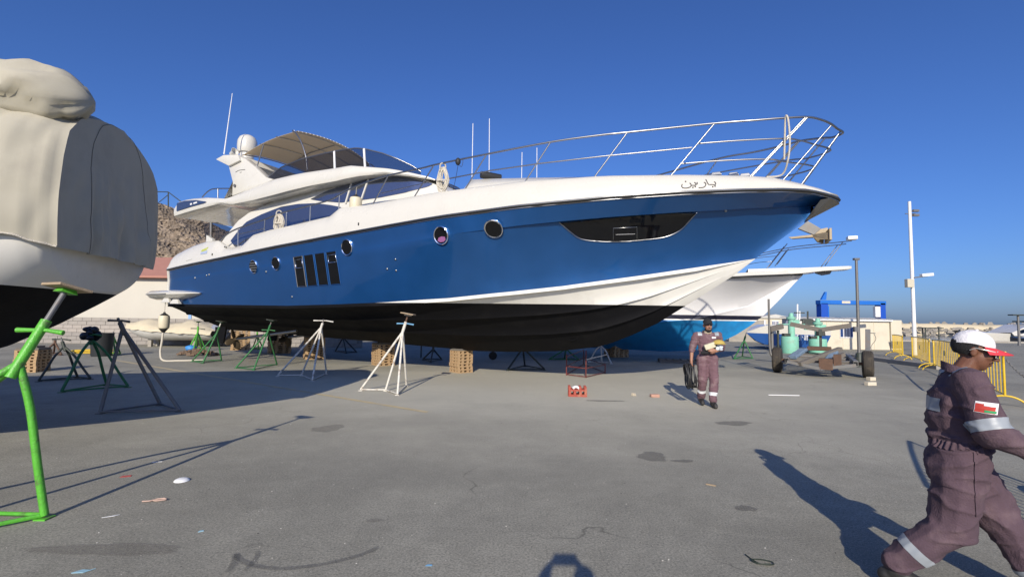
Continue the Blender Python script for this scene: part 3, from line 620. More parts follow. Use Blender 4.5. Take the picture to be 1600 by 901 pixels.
# ---------------- guard rails
def trail(x, z=0): return np.maximum(0, np.where(np.asarray(x) < 19.3, tgu(x)-.03, I(x, [19.3,20.2,20.8,21.2,21.45,21.62,21.72,21.76], [1.24,1.06,.87,.66,.46,.26,.1,0])))
top_px = [(343,378),(354,366.6),(372,356.8),(414,342.5),(440,332.5),(484,321),(502,316.5),(517.6,311.5),(531,304),(555,291.5),(606,274.5),(660,262.6),(684,256.5),(760,241),(860,222),(940,211),(980,207),(1116,193),(1180,188),(1225,184.5),(1262,183),(1283.5,187.4),(1298,193.5),(1308,201)]
tp = [hit(x, y, trail) for x, y in top_px]
zt_ = tp[-1].z; loop = [p for p in tp]+[Vector((21.76,0,zt_-.02))]
full = smooth_path(loop+[Vector((p.x, -p.y, p.z)) for p in reversed(loop[:-1])], 5)
MB().tube(full, .024, 8).build('guard_rail', steel, yacht, smooth=60)
def rail_px(px, nose, name, r=.016, tf=trail):
    P = [hit(x, y, tf) for x, y in px]
    if nose: P = P+[Vector((nose, 0, P[-1].z-.02))]; P = P+[Vector((p.x, -p.y, p.z)) for p in reversed(P[:-1])]; MB().tube(smooth_path(P, 5), r, 7).build(name, steel, yacht, smooth=60)
    else:
        MB().tube(P, r, 7).build(name, steel, yacht, smooth=60); MB().tube([(p.x, -p.y, p.z) for p in P], r, 7).build(name, steel, yacht, smooth=60)
rail_px([(702,279),(766.5,266.5),(844,255.4),(940,244.4),(1081,230.6)], None, 'mid_rail')
rail_px([(595,302),(640,291.5),(668,285)], None, 'mid_rail', .011)
rail_px([(372,366),(412,357)], None, 'mid_rail', .011)
def tl1(x, z=0): return np.maximum(0, trail(np.asarray(x)+.24)-.03)
def tl2(x, z=0): return np.maximum(0, trail(np.asarray(x)+.55)-.05)
rail_px([(1090,224.5),(1150,220),(1222,216.7),(1250,219.5),(1273,226)], 21.52, 'pulpit_rail', .018, tl1)
rail_px([(1062.5,256),(1130,251),(1195,248.7),(1225,252.5)], 21.2, 'pulpit_rail', .018, tl2)
def tfoot(x, z=0): return np.maximum(.05, tgu(x)-.05)
posts = [((372,357.5),(372,385)), ((414,343),(412.6,362)), ((447.7,331),(447,354)), ((485,321.5),(484,345)), ((530.5,305),(529,331)), ((606,275.5),(581,320.5)), ((677,259.5),(647,306.5)), ((760,241.5),(726.6,294)), ((860,222.5),(820,283)), ((980,207.5),(928,275.8)), ((1116,193.5),(1048,273)), ((1262,183.5),(1174,274.5)), ((1258,184),(1171,274.5)), ((1300,194.5),(1224,279))]
for a, b in posts:
    p, q = hit(*a, trail), hit(*b, tfoot)
    for sg in (1, -1): MB().tube([(p.x, p.y*sg, p.z), (q.x, q.y*sg, q.z-.03)], .017, 7).build('stanchion', steel, yacht, smooth=60)
for sg in (.16, -.16):
    MB().tube([(21.70, sg*.6, zt_-.01), (20.85, sg*1.6, 4.70)], .017, 7).build('stanchion', steel, yacht, smooth=60)
# foredeck: trunk, windlass, cleats, dark roll
rows = []
tkx, tkz = curve([(690,283.5),(730,281),(760,279.5),(822,278),(926,276.5),(1000,275.5)], .9)
for x in np.linspace(12.2, 18.0, 26):
    e = min(1, (18.1-x)/1.5, (x-12.0)/.6); t = 1.35*min(1, .55+.45*e); z = float(zgu(x))+.02; h_ = max(.05, float(I(x, tkx, tkz))-z)*e; rows.append([(x, -t, z-.05), (x, -t+.12, z+.55*h_), (x, -t*.67, z+h_), (x, 0, z+h_+.03*e), (x, t*.67, z+h_), (x, t-.12, z+.55*h_), (x, t, z-.05)])
MB().grid(rows).build('foredeck_trunk', white, yacht, smooth=50)
for px, py in ((1119,271.5),(1146,272),(1164,273.5)):
    c = hit(px, py, .55); MB().box(c, (.24,.1,.07), taper=.7).build('deck_hardware', steel, yacht, bevel=.01)
c = min((hit(757, 274, t_) for t_ in np.linspace(.2, 2.3, 43)), key=lambda q: abs(-q.y-.75)); MB().tube([c+Vector((-.10,-.04,.02)), c+Vector((.0,.06,.02)), c+Vector((.32,.40,.0))], [.10,.11,.10], 10).build('rolled_cushion', rubber, yacht, smooth=50)
# anchor under the stem
stem_pl = [Vector((x, 0, z)) for x, z in ((21.62,4.33),(21.12,4.05),(20.98,4.02),(21.42,4.38))]
for sg in (1, -1): MB().add([Vector((x, sg*y, z)) for x, y, z in ((21.655,0,4.33),(21.45,-.36,4.40),(21.25,-.40,4.36),(20.98,-.10,3.97),(21.10,0,4.04))], [(0,1,2,3,4)]).build('stem_plate', steel, yacht, solid=.012)
def an(px, py, t): return hit(px, py, t)
A1, A2, A3, A4 = an(1262,345,.03), an(1283,357,.03), an(1272,367,.03), an(1247,357,.03)
anc = MB().prism([A1, A2, A3, A4], (0,.09,0)).build('anchor_shank', galv, yacht, bevel=.008)
f1, f2, f3, f4, f5 = an(1233,371,.02), an(1296,364,.30), an(1297,356,.32), an(1299,375,.32), an(1238,373.2,.02)
MB().add([f1, an(1270,367,.03), an(1293,363,.30), an(1293,374,.32), an(1281,374.5,.2), an(1272,370.5,.05), f5], [tuple(range(7))]).build('anchor_fluke', anchor_m, yacht, solid=.03)
fl = [Vector((p.x, -p.y, p.z)) for p in (f1, an(1270,367,.03), an(1293,363,.30), an(1293,374,.32), an(1281,374.5,.2), an(1272,370.5,.05), f5)]
MB().add(fl, [tuple(range(7))]).build('anchor_fluke', anchor_m, yacht, solid=.03)
c = an(1296,365.5,.32); MB().box((c.x+.02, 0, c.z+.0), (.05,.68,.26)).build('anchor_crown', anchor_m, yacht, bevel=.01)
MB().prism([an(1272,366,.02), an(1283,357.5,.02), an(1293,355.5,.02), an(1295,364,.02)], (0,.06,0)).build('anchor_web', anchor_m, yacht)
# propeller shafts, rudders
for sg in (1, -1):
    MB().tube([(6.2, sg*-1.1, 1.15), (3.2, sg*-1.1, .78)], .05, 8).build('propeller_shaft', steel, yacht, smooth=60)
    pr = MB().lathe([(.05,-.12),(.08,0),(.03,.14)], 12, Matrix.Translation((3.1, sg*-1.1, .77))@Matrix.Rotation(R(-95), 4, 'Y')).build('propeller', mat('bronze', (.10,.075,.045), .6, metal=.6), yacht, smooth=50)
    for k in range(4):
        a = k*math.pi/2+.4; MB().ell((3.1, sg*-1.1+.2*math.cos(a), .77+.2*math.sin(a)), (.03,.12,.2), Matrix.Rotation(a-math.pi/2, 3, 'X')@Matrix.Rotation(.5, 3, 'Z'), 10, 8).build('blade', MATS['bronze'], pr, smooth=60)
    MB().prism([(2.0, sg*-1.1-.04, 1.2), (2.6, sg*-1.1-.04, 1.2), (2.5, sg*-1.1-.04, .62), (2.05, sg*-1.1-.04, .6)], (0,.08,0)).build('rudder', black_af, yacht, bevel=.02)
yw = yacht.matrix_basis.copy(); YM = Matrix.Translation((YO[0], YO[1], 0))@Matrix.Rotation(-YA, 4, 'Z')
def W(v): return YM@Vector(v)
# ---------------- things that hang on the yacht
def rope_coil(name, label, px, py, h, t, seed=1, wide=.16):
    c = hit(px, py, t); m = MB(); rr = random.Random(seed); p = []
    for k in range(9):
        o_ = rr.uniform(-.05,.05); h1 = h*rr.uniform(.85,1.05); wd = wide*rr.uniform(.6,1.05)
        for a in np.linspace(0, 2*math.pi, 15)[:-1]: p.append(W(c+Vector((o_+wd*.5*math.sin(a)*(1-.25*math.cos(a)), rr.uniform(-.02,.02)+.03*math.sin(k*2), -h1/2+h1/2*math.cos(a)))))
    m.tube(smooth_path(p, 3), .017, 6)
    m.tube(smooth_path([W(c+Vector(v)) for v in ((-.04,-.06,-.1),(-.05,-.05,.06),(.0,0,.12),(.05,.05,.06),(.03,.05,-.1))], 5), .02, 6)
    m.tube([W(c+Vector((wide*.6*math.cos(a), .07*math.sin(a), -h*.55))) for a in np.linspace(0, 2*math.pi, 15)[:-1]], .017, 6, closed=True)
    return m.build(name, rope_m, smooth=60, label=label, cat='rope', group='mooring ropes on the yacht rail')
rope_coil('rope_coil', 'coil of white mooring rope hung from the rail beside a small black cord bundle', 692, 262, .62, 2.42, 1, .26)
rope_coil('rope_coil', 'slack coil of white rope tied to the rail beside the saloon window', 436, 335, .52, 2.42, 2, .3)
c1 = hit(1228, 183, 1.0); c2 = hit(1226, 276, .8)
MB().tube(smooth_path([W(v) for v in (c1+Vector((-.04,.1,-.9)), c1+Vector((-.02,.06,-.3)), c1+Vector((0,.02,.03)), c1+Vector((.04,-.03,-.1)), c1+Vector((.06,-.03,-.55)), c1+Vector((.02,0,-.95)), c2+Vector((-.05,0,.05)), c2+Vector((-.35,0,.03)))], 6), .02, 7).build('rope_line', rope_m, smooth=60, label='white rope looped over the bow rail of the blue yacht', cat='rope', group='mooring ropes on the yacht rail')
def fender(name, label, top, h, r, body_m, rope_top):
    t = thing(name, label, 'fender', tuple(top-Vector((0,0,h))))
    MB().lathe([(.001,0),(r*.35,.0),(r*.45,.06*h),(r*.9,.14*h),(r,.22*h),(r*1.02,.5*h),(r,.78*h),(r*.9,.86*h)], 20).build('body', body_m, t, smooth=50)
    MB().lathe([(r*.9,.855*h),(r*.5,.95*h),(r*.22,1.0*h),(r*.2,1.06*h),(.001,1.07*h)], 16).build('cap', rubber, t, smooth=50)
    MB().lathe([(.001,-.12*h),(r*.2,-.1*h),(r*.5,.0),(r*.88,.135*h)], 16).build('end_cap', rubber, t, smooth=50)
    MB().tube([Vector(p)-(top-Vector((0,0,h))) for p in smooth_path([top, *rope_top])], .012, 6).build('lanyard', rope_m, t, smooth=60)
    return t
cream_f = mat('cream fender vinyl', (.66,.59,.42), .5, noise=.05, nscale=4)
c = W(hit(556, 311.5, 2.3)); fender('fender', 'cream ball ended fender standing on side deck below the rail', c+Vector((0,0,.12)), .52, .17, cream_f, [W(hit(557.5, 291, trail))])
c = W(hit(257, 489, 2.5)); fd = fender('fender', 'cream fender hanging below the swim platform with a rope trailing down', c, .62, .17, cream_f, [W(hit(258, 476, 2.5)), W(hit(259, 468, 2.5))])
gx_ = c+Vector((0,0,-.6))
MB().tube(smooth_path([gx_, gx_+Vector((-.03,0,-.4)), gx_+Vector((-.06,0,-.8)), Vector((gx_.x+.1, gx_.y-.05, .03)), Vector((gx_.x+.6, gx_.y, .025)), Vector((gx_.x+1.3, gx_.y+.3, .025))], 6), .035, 7).build('rope_line', rope_m, smooth=60, label='thick pale rope trailing from the stern fender onto the asphalt', cat='rope')
c = hit(716, 251.5, trail); m = MB()
m.ell(W(c+Vector((0,-.01,-.02))), (.07,.06,.10), n=10, m=8).tube(smooth_path([W(c+Vector(v)) for v in ((0,0,-.1),(-.1,.05,-.45),(-.22,.1,-.8))]), .006, 5).tube(smooth_path([W(c+Vector(v)) for v in ((.02,0,-.1),(.1,0,-.16),(.14,0,-.05),(.13,0,.02))]), .006, 5)
m.build('cord_bundle', rubber, smooth=60, label='small black cord bundle knotted on the yacht rail', cat='cord')
# ================================================================== STANDS AND BLOCKS
def stand(label, feet, hub, top, legm, pad=None, handle=None, r=.028, post_r=.02, post_m=None, hub_w=None, braces=True, bend=0., group='boat stands holding the hulls', hubY=None, padm=None, handle_m=None):
    """feet: ground pixels (or points); hub: pixel where the legs meet; top: pixel of the post head"""
    F = [G(*f) if len(f) == 2 else Vector(f) for f in feet]; c = sum(F, Vector())/len(F); Yh = hubY or c.y
    H = AT(hub[0], hub[1], Yh) if len(hub) == 2 else Vector(hub); T = AT(top[0], top[1], Yh) if len(top) == 2 else Vector(top)
    t = thing('jack_stand', label, 'boat stand', (c.x, c.y, 0), 0, group); o = Vector((c.x, c.y, 0))
    for f in F:
        d = H-f; k = f+d*.72+Vector((f.x-H.x, f.y-H.y, 0))*bend
        P = smooth_path([f-o+Vector((0,0,r)), f+d*.35-o+Vector((f.x-H.x, f.y-H.y, 0))*bend*.5, k-o, H-o], 4) if bend else [f-o+Vector((0,0,r)), H-o]
        lg = MB().tube(P, r, 8).build('leg', legm, t, smooth=60)
        MB().box(f-o+Vector((0,0,.006)), (r*3.4, r*3.4, .012)).build('foot_plate', legm, lg)
    if braces:
        k = len(F)
        for i in range(k):
            if k == 4 and i == 3: continue
            a, b = F[i]-o, F[(i+1) % k]-o; MB().tube([a+Vector((0,0,r*1.1)), b+Vector((0,0,r*1.1))], r*.6, 6).build('brace', legm, t, smooth=60)
    ax = (T-H).normalized(); MB().tube([H-ax*.12-o, H+(T-H)*.55-o], r*1.35, 10).build('sleeve', legm, t, smooth=60)
    MB().tube([H-o, T-o], post_r, 8).build('screw_post', post_m or greyst, t, smooth=60)
    if handle:
        hl, fr = handle; hp = H+(T-H)*fr; sd = Vector((1,.15,0)).normalized()
        MB().tube([hp-sd*hl-o, hp-sd*hl*.3-o, hp+sd*hl*.3-o, hp+sd*hl-o+Vector((0,0,-hl*.12))], [r*.75, r*.6, r*.6, r*.75], 8).build('handle', handle_m or legm, t, smooth=60)
    if pad:
        n = (ax+Vector((0,0,.6))).normalized(); M = n.to_track_quat('Z', 'Y').to_matrix()
        pl = MB().box(T-o, (pad, pad*.8, .022), rot=M).build('pad', padm or wood, t, bevel=.004)
        MB().box(T-o-n*.03, (pad*.45, pad*.4, .035), rot=M, taper=.8).build('pad_bracket', legm, pl)
    return t
# under the blue yacht
stand('white four legged stand with a blue handle and tilted wood pad under the blue yacht', [(563.4,610),(602.7,610.4),(621,617),(635,603)], (629.3,518), (638,490), whitest, .36, (.19,.45), .025, .02, rust, handle_m=mat('pale blue handle', (.13,.32,.5), .5))
stand('white four legged stand standing in the shade with a bare tee head', [(434,587.5),(471,587),(488,594.5),(510,584.5)], (502,511), (506,499), whitest, None, (.26,.85), .025)
stand('dark green stand with wide feet under the yacht beside the stern block pile', [(368.7,575),(396.7,578),(432.6,570)], (419,517), (425,500), dkgreen, .3, (.2,.1), .024, padm=darkst)
stand('dark green tilted stand just aft of the propellers', [(300,565),(317,567.5),(346,563.5)], (339,520), (346,502), dkgreen, .3, None, .026, post_m=whitest, padm=darkst)
stand('bright green five legged stand standing in the rubble heap', [(293,549.5),(301,553),(322,549.5),(315,545),(307,544)], (309,519), (310,502), green, .3, (.3,.35), .03, padm=darkst, handle_m=darkst)
stand('dark steel stand under the far side of the blue yacht', [(793,579),(820,572),(851,578)], (817,543), (817,520), darkst, None, None, .03)
stand('bent white tube stand behind the maroon steel frame', [(920.5,566),(940,566.5),(955,568)], (939,540), (939,528), whitest, None, None, .03, bend=.18)
stand('green stand with splayed legs in the shade beyond the maroon frame', [(858,562),(882,561),(905,563)], (884,545), (886,527), dkgreen, None, None, .03)
stand('thin dark stand in the deep shade behind the white stands', [(524,549),(541,552),(557,550.5)], (536,527), (536,518), darkst, None, None, .03)
stand('green stand seen beyond the stern block piles', [(395,544),(404,546),(410,543)], (402,524), (402,514), green, None, None, .03)
stand('dark stand in the shade behind the forward block pile', [(661,562),(673,566),(690,562)], (677,545), (677,528), darkst, None, None, .03)
# under the covered boat on the left
stand('bright green stand with a bow tie handle and plywood pad propping the covered boat', [(-3.72,3.96,0),(-4.60,3.05,0),(-5.05,4.0,0)], (-3.93,3.87,1.24), (-3.82,4.12,1.86), green, .30, (.17,.42), .028, .021, greyst, bend=.10, handle_m=green)
stand('tall worn grey stand with crossbar head at the stern of the covered boat', [(156.5,646),(250,633),(281,643)], (191.5,513), (184,496.5), greyst, None, (.17,.75), .028)
stand('dark green stand with black bundle of cloth tied to its head', [(96,613),(166.5,602),(200,605)], (143,530), (143,517), dkgreen, None, (.2,.6), .028, bend=.12)
stand('dark stand with bowed legs and short crossbar deep under the covered boat', [(60,596),(121,590),(141.5,592.5)], (100,541), (95,527), darkst, None, (.2,.8), .027, bend=.1)
stand('rusty brown stand near the concrete block wall', [(63,556),(84,552),(96,555)], (86,535), (86,528), rust, None, None, .034)
stand('light green stand by the concrete block wall beside the dark bin', [(164,553),(180,556),(188,553)], (177,524), (177,518), green, None, None, .03)
c = AT(143, 519, G(150,606).y); m = MB(); r3 = random.Random(5)
for k in range(14): m.ell(c+Vector((r3.uniform(-.1,.1), r3.uniform(-.08,.08), r3.uniform(-.12,.08))), (r3.uniform(.05,.1), r3.uniform(.05,.09), r3.uniform(.05,.1)), n=8, m=6)
m.build('cloth_bundle', mat('black plastic sheet', (.008,.008,.01), .35), smooth=50, label='black plastic bundle wrapped round the head of a dark green stand', cat='bundle')
# hollow block piles
def block_mesh(s=.5, h=.088):
    m = MB(); hs = s/2
    m.box((0,0,.010), (s,s,.018)); m.box((0,0,h-.010), (s,s,.018)); g = [-hs+.035, -hs*.34, hs*.34, hs-.035]
    for a in g:
        for b in g:
            if max(abs(a), abs(b)) < hs*.5: continue
            m.box((a, b, h/2-.001), (.062 if abs(a) > hs*.5 else .066, .062 if abs(b) > hs*.5 else .066, h-.03))
    return m
bproto = None
def block_pile(label, px, py, layers, s, rz, h=.088, mats=None, topwood=True, lean=.012):
    global bproto
    c = G(px, py); t = thing('keel_block_pile', label, 'block pile', (c.x, c.y, 0), rz, 'block piles under the keels')
    rr = random.Random(int(px)); z = .001
    for k in range(layers):
        if bproto is None: b = block_mesh().build('hollow_block', blockm, t); bproto = b
        else: b = bproto.copy(); COL.objects.link(b); b.parent = t
        b.location = (rr.uniform(-1,1)*lean, rr.uniform(-1,1)*lean, z); b.rotation_euler = (0,0,rr.uniform(-.03,.03)); b.scale = (s/.5, s/.5, h/.088); z += h+.001
    if topwood:
        MB().box((0,0,z+.03), (s*.96, s*.9, .058), rz=.05).build('timber_pad', greywood, t, bevel=.006)
        MB().box((.02,0,z+.085), (s*.6, s*.5, .05), rz=-.06).build('timber_pad', greywood, t, bevel=.006)
    return t
block_pile('tan hollow block pile standing in the sun under the yacht keel', 720, 581, 7, .52, R(38), .094)
block_pile('tan hollow block pile behind the blue handled white stand', 598, 570, 8, .6, R(38), .088)
block_pile('dark block pile under the stern left of the white tee stand', 436, 551, 11, .9, R(30), .09)
block_pile('shaded block pile under the propellers', 375, 546, 10, .8, R(30), .09)
block_pile('shaded block pile in the dark behind the white tee headed stand', 490, 560, 9, .7, R(30), .09)
block_pile('block pile under the keel of the white and blue boat', 963, 557, 6, .8, R(25), .09)
block_pile('dark block pile under the covered boat beside the green stand', 50, 580, 7, .55, R(10), .085)
# red block with a rag in it
c = G(902, 618); t = thing('red_block', 'red painted hollow block standing alone on the sunny asphalt', 'block', (c.x, c.y, 0), R(-4))
m = MB(); s_ = .40
m.box((0,0,.022), (s_,.30,.042)); m.box((0,0,.135), (s_,.30,.036))
for a in (-.17,-.06,.06,.17):
    for b in (-.12, 0, .12): m.box((a,b,.079), (.055,.06,.072))
m.build('block_body', redblock, t, bevel=.004)
for a in (-.175, .055, .165):
    for b in (-.10, .08): MB().box((a,b,.185), (.05,.09,.062)).build('stub', redblock, t, bevel=.004)
MB().tube(smooth_path([(c.x-.10,c.y-.05,.165),(c.x-.05,c.y-.06,.20),(c.x+.0,c.y-.08,.19),(c.x+.05,c.y-.10,.155)], 5), .028, 8).ell((c.x-.07,c.y,.18), (.05,.06,.03), n=10, m=6).build('white_rag', mat('white rag', (.78,.77,.76), .9), smooth=60, label='crumpled white rag lying in the red block', cat='rag')
# maroon frame
P4 = [G(885,586), G(915.5,590), G(945.5,583), G(912,570)]; c = sum(P4, Vector())/4; t = thing('steel_trestle', 'maroon welded steel trestle frame in the shade under the yacht bow', 'frame', (c.x, c.y, 0))
hts = [.62,.78,.30,.55]
for p, h in zip(P4, hts): MB().tube([p-c, p-c+Vector((0,0,h))], .018, 6).build('post', redst, t, smooth=60)
for i in range(4):
    a, b = P4[i]-c, P4[(i+1) % 4]-c
    for z in (.03, .27): MB().tube([a+Vector((0,0,z)), b+Vector((0,0,z))], .014, 6).build('rail', redst, t, smooth=60)
MB().tube([P4[0]-c+Vector((0,0,.55)), P4[3]-c+Vector((0,0,.55))], .014, 6).build('rail', redst, t, smooth=60)
MB().tube([P4[1]-c+Vector((0,0,.52)), P4[2]-c+Vector((.1,.3,.56))], .014, 6).build('rail', whitest, t, smooth=60)
# low pallet under the second boat
c = G(1062, 566); t = thing('timber_pallet', 'dark timber pallet lying under the white and blue boat', 'pallet', (c.x, c.y, 0), R(-12))
for k in range(6): MB().box((-.7+.28*k, 0, .125), (.2,.9,.022)).build('plank', greywood, t)
for b in (-.38, 0, .38): MB().box((0, b, .055), (1.65,.09,.1)).build('bearer', greywood, t)
# ================================================================== COVERED BOAT ON THE LEFT (stern towards the yacht)
cb = thing('covered_boat', 'white hulled boat with black bottom under a large beige canvas cover', 'boat', (-5.25, 6.2, 0), R(19))
def cb_b(u): return float(I(u, [0,.05,.2,.45,.9,2,4,7,9.3,10.4], [1.26,1.34,1.40,1.45,1.52,1.68,1.75,1.6,.8,.05]))
def cb_zb(u): return float(I(u, [0,.15,.35,.75,1.25,2.6,5,8,10.4], [1.93,1.82,1.68,1.42,1.14,.80,.65,.75,2.2]))
def cb_row(u, a0, a1, n=10, zs=2.55):
    b, zb = cb_b(u), cb_zb(u); out = []
    for th in np.linspace(a0, a1, n): s_, c_ = math.sin(th)**.75, math.cos(th)**.85 if th < math.pi/2-1e-6 else 0; out.append((-u-.10*(zs-(zs-(zs-zb)*c_))*math.exp(-u*2), -b*s_, zs-(zs-zb)*c_))
    return out
US = list(np.linspace(0, 1, 22)**1.5)+list(np.linspace(1.2, 10.4, 26)); CWL = 1.90
m = MB(); g = [cb_row(u, 0, math.pi/2, 22) for u in US]; m.grid(g); m.grid(mirror(g), flip=True)
e = g[0]; m.add(e+[(a, -b, c_) for a, b, c_ in reversed(e)], [tuple(range(2*len(e)))])
bm = bmesh.new(); vv = [bm.verts.new(v) for v in m.v]
for f in m.f:
    try: bm.faces.new([vv[i] for i in f])
    except ValueError: pass
bmesh.ops.remove_doubles(bm, verts=bm.verts, dist=1e-5); bmesh.ops.bisect_plane(bm, geom=bm.verts[:]+bm.edges[:]+bm.faces[:], dist=1e-5, plane_co=(0,0,CWL), plane_no=(.06,0,1)); bmesh.ops.recalc_face_normals(bm, faces=bm.faces[:])
oldwhite = mat('chalky white hull', (.66,.64,.58), .45, coat=.2, noise=.05, nscale=2, dirt=(.45,.42,.36), dscale=1.5, damt=.3)
for nm, sg, m_ in (('hull', 1, oldwhite), ('bottom', -1, black_af)):
    b2 = bm.copy(); bmesh.ops.delete(b2, geom=[f for f in b2.faces if (f.calc_center_median().z+.06*f.calc_center_median().x-CWL)*sg < 0], context='FACES'); m2 = bpy.data.meshes.new(nm); b2.to_mesh(m2); b2.free()
    for p in m2.polygons: p.use_smooth = True
    m2.set_sharp_from_angle(angle=R(50)); link(nm, m2, m_, cb)
bm.free()
# canvas: walls, slope to the ridge, folds
rows = []; NV = 26
for i, u in enumerate(list(np.linspace(-.10, 1.5, 46))+list(np.linspace(1.6, 9.5, 40))):
    b = cb_b(max(.02, u+.06))+.05; zt = float(I(u, [-.1,0,.25,.6,1.1,1.7,3,9.5], [3.98,4.06,4.12,4.2,4.3,4.35,4.45,4.3])); r_ = []
    hem = 2.40+.06*math.sin(u*7)-.05*max(0, 1-abs(u-.1)*3)
    prof = [(1.0,hem),(1.02,2.6),(1.03,2.85),(1.02,3.05),(1.0,3.30),(.95,3.58),(.75,3.86),(.42,min(zt,4.02)),(.12,zt),(0,zt)]
    pp = np.array(prof); s_ = np.linspace(0, len(prof)-1, NV); T_, Z_ = I(s_, range(len(prof)), pp[:,0]), I(s_, range(len(prof)), pp[:,1])
    for t_, z in zip(T_, Z_):
        n_ = mnoise.noise(Vector((u*5, t_*3, z*.8)))*.022+mnoise.noise(Vector((u*16+z*2, t_*8+3, z*1.3)))*.008-.022*max(0, 1-4*abs(mnoise.noise(Vector((u*2.2+z*1.1, 2, z*1.5-u)))))
        r_.append((-u-.02+n_*.4, -(t_*b+n_), z+n_*.4))
    rows.append(r_)
m = MB(); m.grid(rows, flip=True); m.grid(mirror(rows)); e = rows[0]; end = []
for k in range(61):                                   # slack end curtain with vertical folds
    s_ = 1-2*k/60; r_ = []
    for (a, b, c_) in e:
        f_ = (1-abs(s_)**6)*min(1, max(0, (3.5-c_)/.8)); fo = .10*f_*(1-s_*s_)+.07*f_*mnoise.noise(Vector((s_*7, c_*.4, 3)))+.045*f_*mnoise.noise(Vector((s_*17, c_*.6, 7)))-.04*f_*max(0, 1-5*abs(mnoise.noise(Vector((s_*2.3+c_*.8, c_*1.4, 11)))))+.02*mnoise.noise(Vector((s_*3, c_*3, 1)))*f_
        r_.append((a+fo, b*s_, c_+.05*(1-s_*s_)*(c_-2.4)))
    end.append(r_)
m.grid(end)
m.build('canvas_cover', canvas, cb, smooth=50)
P = [(-.02-.001*k, -(cb_b(.15)+.085), 2.38+k*.1) for k in range(2)]
for uu in (.62,): MB().tube([(r[0], r[1]-.006, r[2]) for r in rows[int((uu+.1)/1.6*45)][:17]], .0035, 4).build('cover_seam', mat('seam shadow thread', (.16,.15,.12), .9), cb)
MB().tube([(a, b*1.006, c_) for a, b, c_ in [r[0] for r in rows[:60]]], .012, 5).build('hem_rope', rope_m, cb, smooth=60)
for k in (12, 46): MB().tube([(a+.004, b, c_) for a, b, c_ in end[k][:22]], .0028, 4).build('cover_seam', MATS['seam shadow thread'], cb)
# long roll above: covered tender lying on the roof
rr_ = []
for i, x in enumerate(np.linspace(0, 3.6, 64)):
    e = min(1, math.sqrt(max(.02, 1-(1-min(1, x/.30))**2))); rad = (.24+.10*min(1, x/1.3))*e; cz = 4.0+.14*x-.10*math.sin(x*1.4); row = []
    for k in range(28):
        a = 2*math.pi*k/28; n_ = mnoise.noise(Vector((x*2.2, math.cos(a)*1.6, math.sin(a)*1.6)))*.09-.07*max(0, 1-abs(mnoise.noise(Vector((x*1.9+math.sin(a)*.9, math.cos(a)*1.3+4, math.sin(a)*1.2))))*5)+mnoise.noise(Vector((x*6+math.sin(a)*2, math.cos(a)*3, math.sin(a)*3)))*.03
        q = rad*(1+.1*math.sin(x*3))+n_*e; row.append((.20-x, -1.10+q*1.0*math.cos(a), cz+q*math.sin(a)))
    rr_.append(row)
m = MB(); m.grid(rr_, close=True); m.add(rr_[0], [tuple(range(28))]); roll = m.build('rolled_cover', canvas, cb, smooth=60)
# ================================================================== LEFT BACKGROUND
wy = 25.8; wx0, wx1 = -32., -8.
wall = thing('block_wall', 'low grey concrete block wall behind the small covered dinghy', 'wall', (0, wy, 0), R(0))
MB().box(((wx0+wx1)/2, .1, .70), (wx1-wx0, .14, 1.40)).build('mortar', mat('mortar', (.26,.24,.21), .95), wall)
bl = None; rr = random.Random(11); bms = [mat('concrete block %d' % k, c_, .95, noise=.15, nscale=5, bump=.5, bscale=40) for k, c_ in enumerate([(.33,.30,.26),(.29,.265,.235),(.37,.33,.285)])]
for r_ in range(7):
    nb = int((wx1-wx0)/.5)
    for k in range(nb):
        x = wx0+.5*(k+.5)+(.25 if r_ % 2 else 0)
        if x < -31 or x > wx1-.2: continue
        if bl is None or rr.random() < .02: bl = MB().box((0,0,0), (.488,.18,.188)).build('concrete_block', bms[rr.randrange(3)], wall, bevel=.006); b = bl
        else: b = bl.copy(); COL.objects.link(b)
        b.parent = wall; b.location = (x, .08+rr.uniform(-.006,.006), .10+.2*r_)
bd = thing('small_building', 'white wall building with blue corner trim and faded red roof below the hill', 'building', (-17.6, 30.0, 0))
MB().box((-3.4,0,1.85), (9.4,4,3.7)).build('wall', mat('pale painted wall', (.55,.515,.43), .8, noise=.06, nscale=1), bd)
for x in (-1.1, 1.33): MB().box((x,-2.02,1.85), (.16,.06,3.7)).build('corner_trim', mat('sky blue trim', (.25,.42,.72), .6), bd)
MB().prism([(-8.4,-2.4,3.72),(-8.4,-2.4,3.84),(-8.4,1.0,5.3),(-8.4,2.4,3.72)], (10.2,0,0)).build('roof', mat('faded red roof', (.40,.19,.14), .85, noise=.12, nscale=2), bd)
MB().box((-15.2,28.0,1.0), (1.6,.12,2.0)).build('gate_panel', cream_w, label='pale plain panel standing behind the block wall by the yacht stern', cat='panel')
# rocky hill
hm = bpy.data.materials.new('rocky hillside'); hm.use_nodes = True; n = hm.node_tree.nodes; l = hm.node_tree.links; b = n['Principled BSDF']; b.inputs['Roughness'].default_value = .95
ge = n.new('ShaderNodeNewGeometry'); t1 = n.new('ShaderNodeTexNoise'); t1.inputs['Scale'].default_value = .22; t1.inputs['Detail'].default_value = 10; t1.inputs['Roughness'].default_value = .7
t2 = n.new('ShaderNodeTexVoronoi'); t2.inputs['Scale'].default_value = 2.6; l.new(ge.outputs['Position'], t1.inputs['Vector']); l.new(ge.outputs['Position'], t2.inputs['Vector'])
cr = n.new('ShaderNodeValToRGB'); cr.color_ramp.elements[0].position = .35; cr.color_ramp.elements[0].color = (.11,.083,.058,1); cr.color_ramp.elements[1].position = .68; cr.color_ramp.elements[1].color = (.46,.34,.19,1); el = cr.color_ramp.elements.new(.52); el.color = (.24,.18,.12,1); l.new(t1.outputs['Fac'], cr.inputs[0])
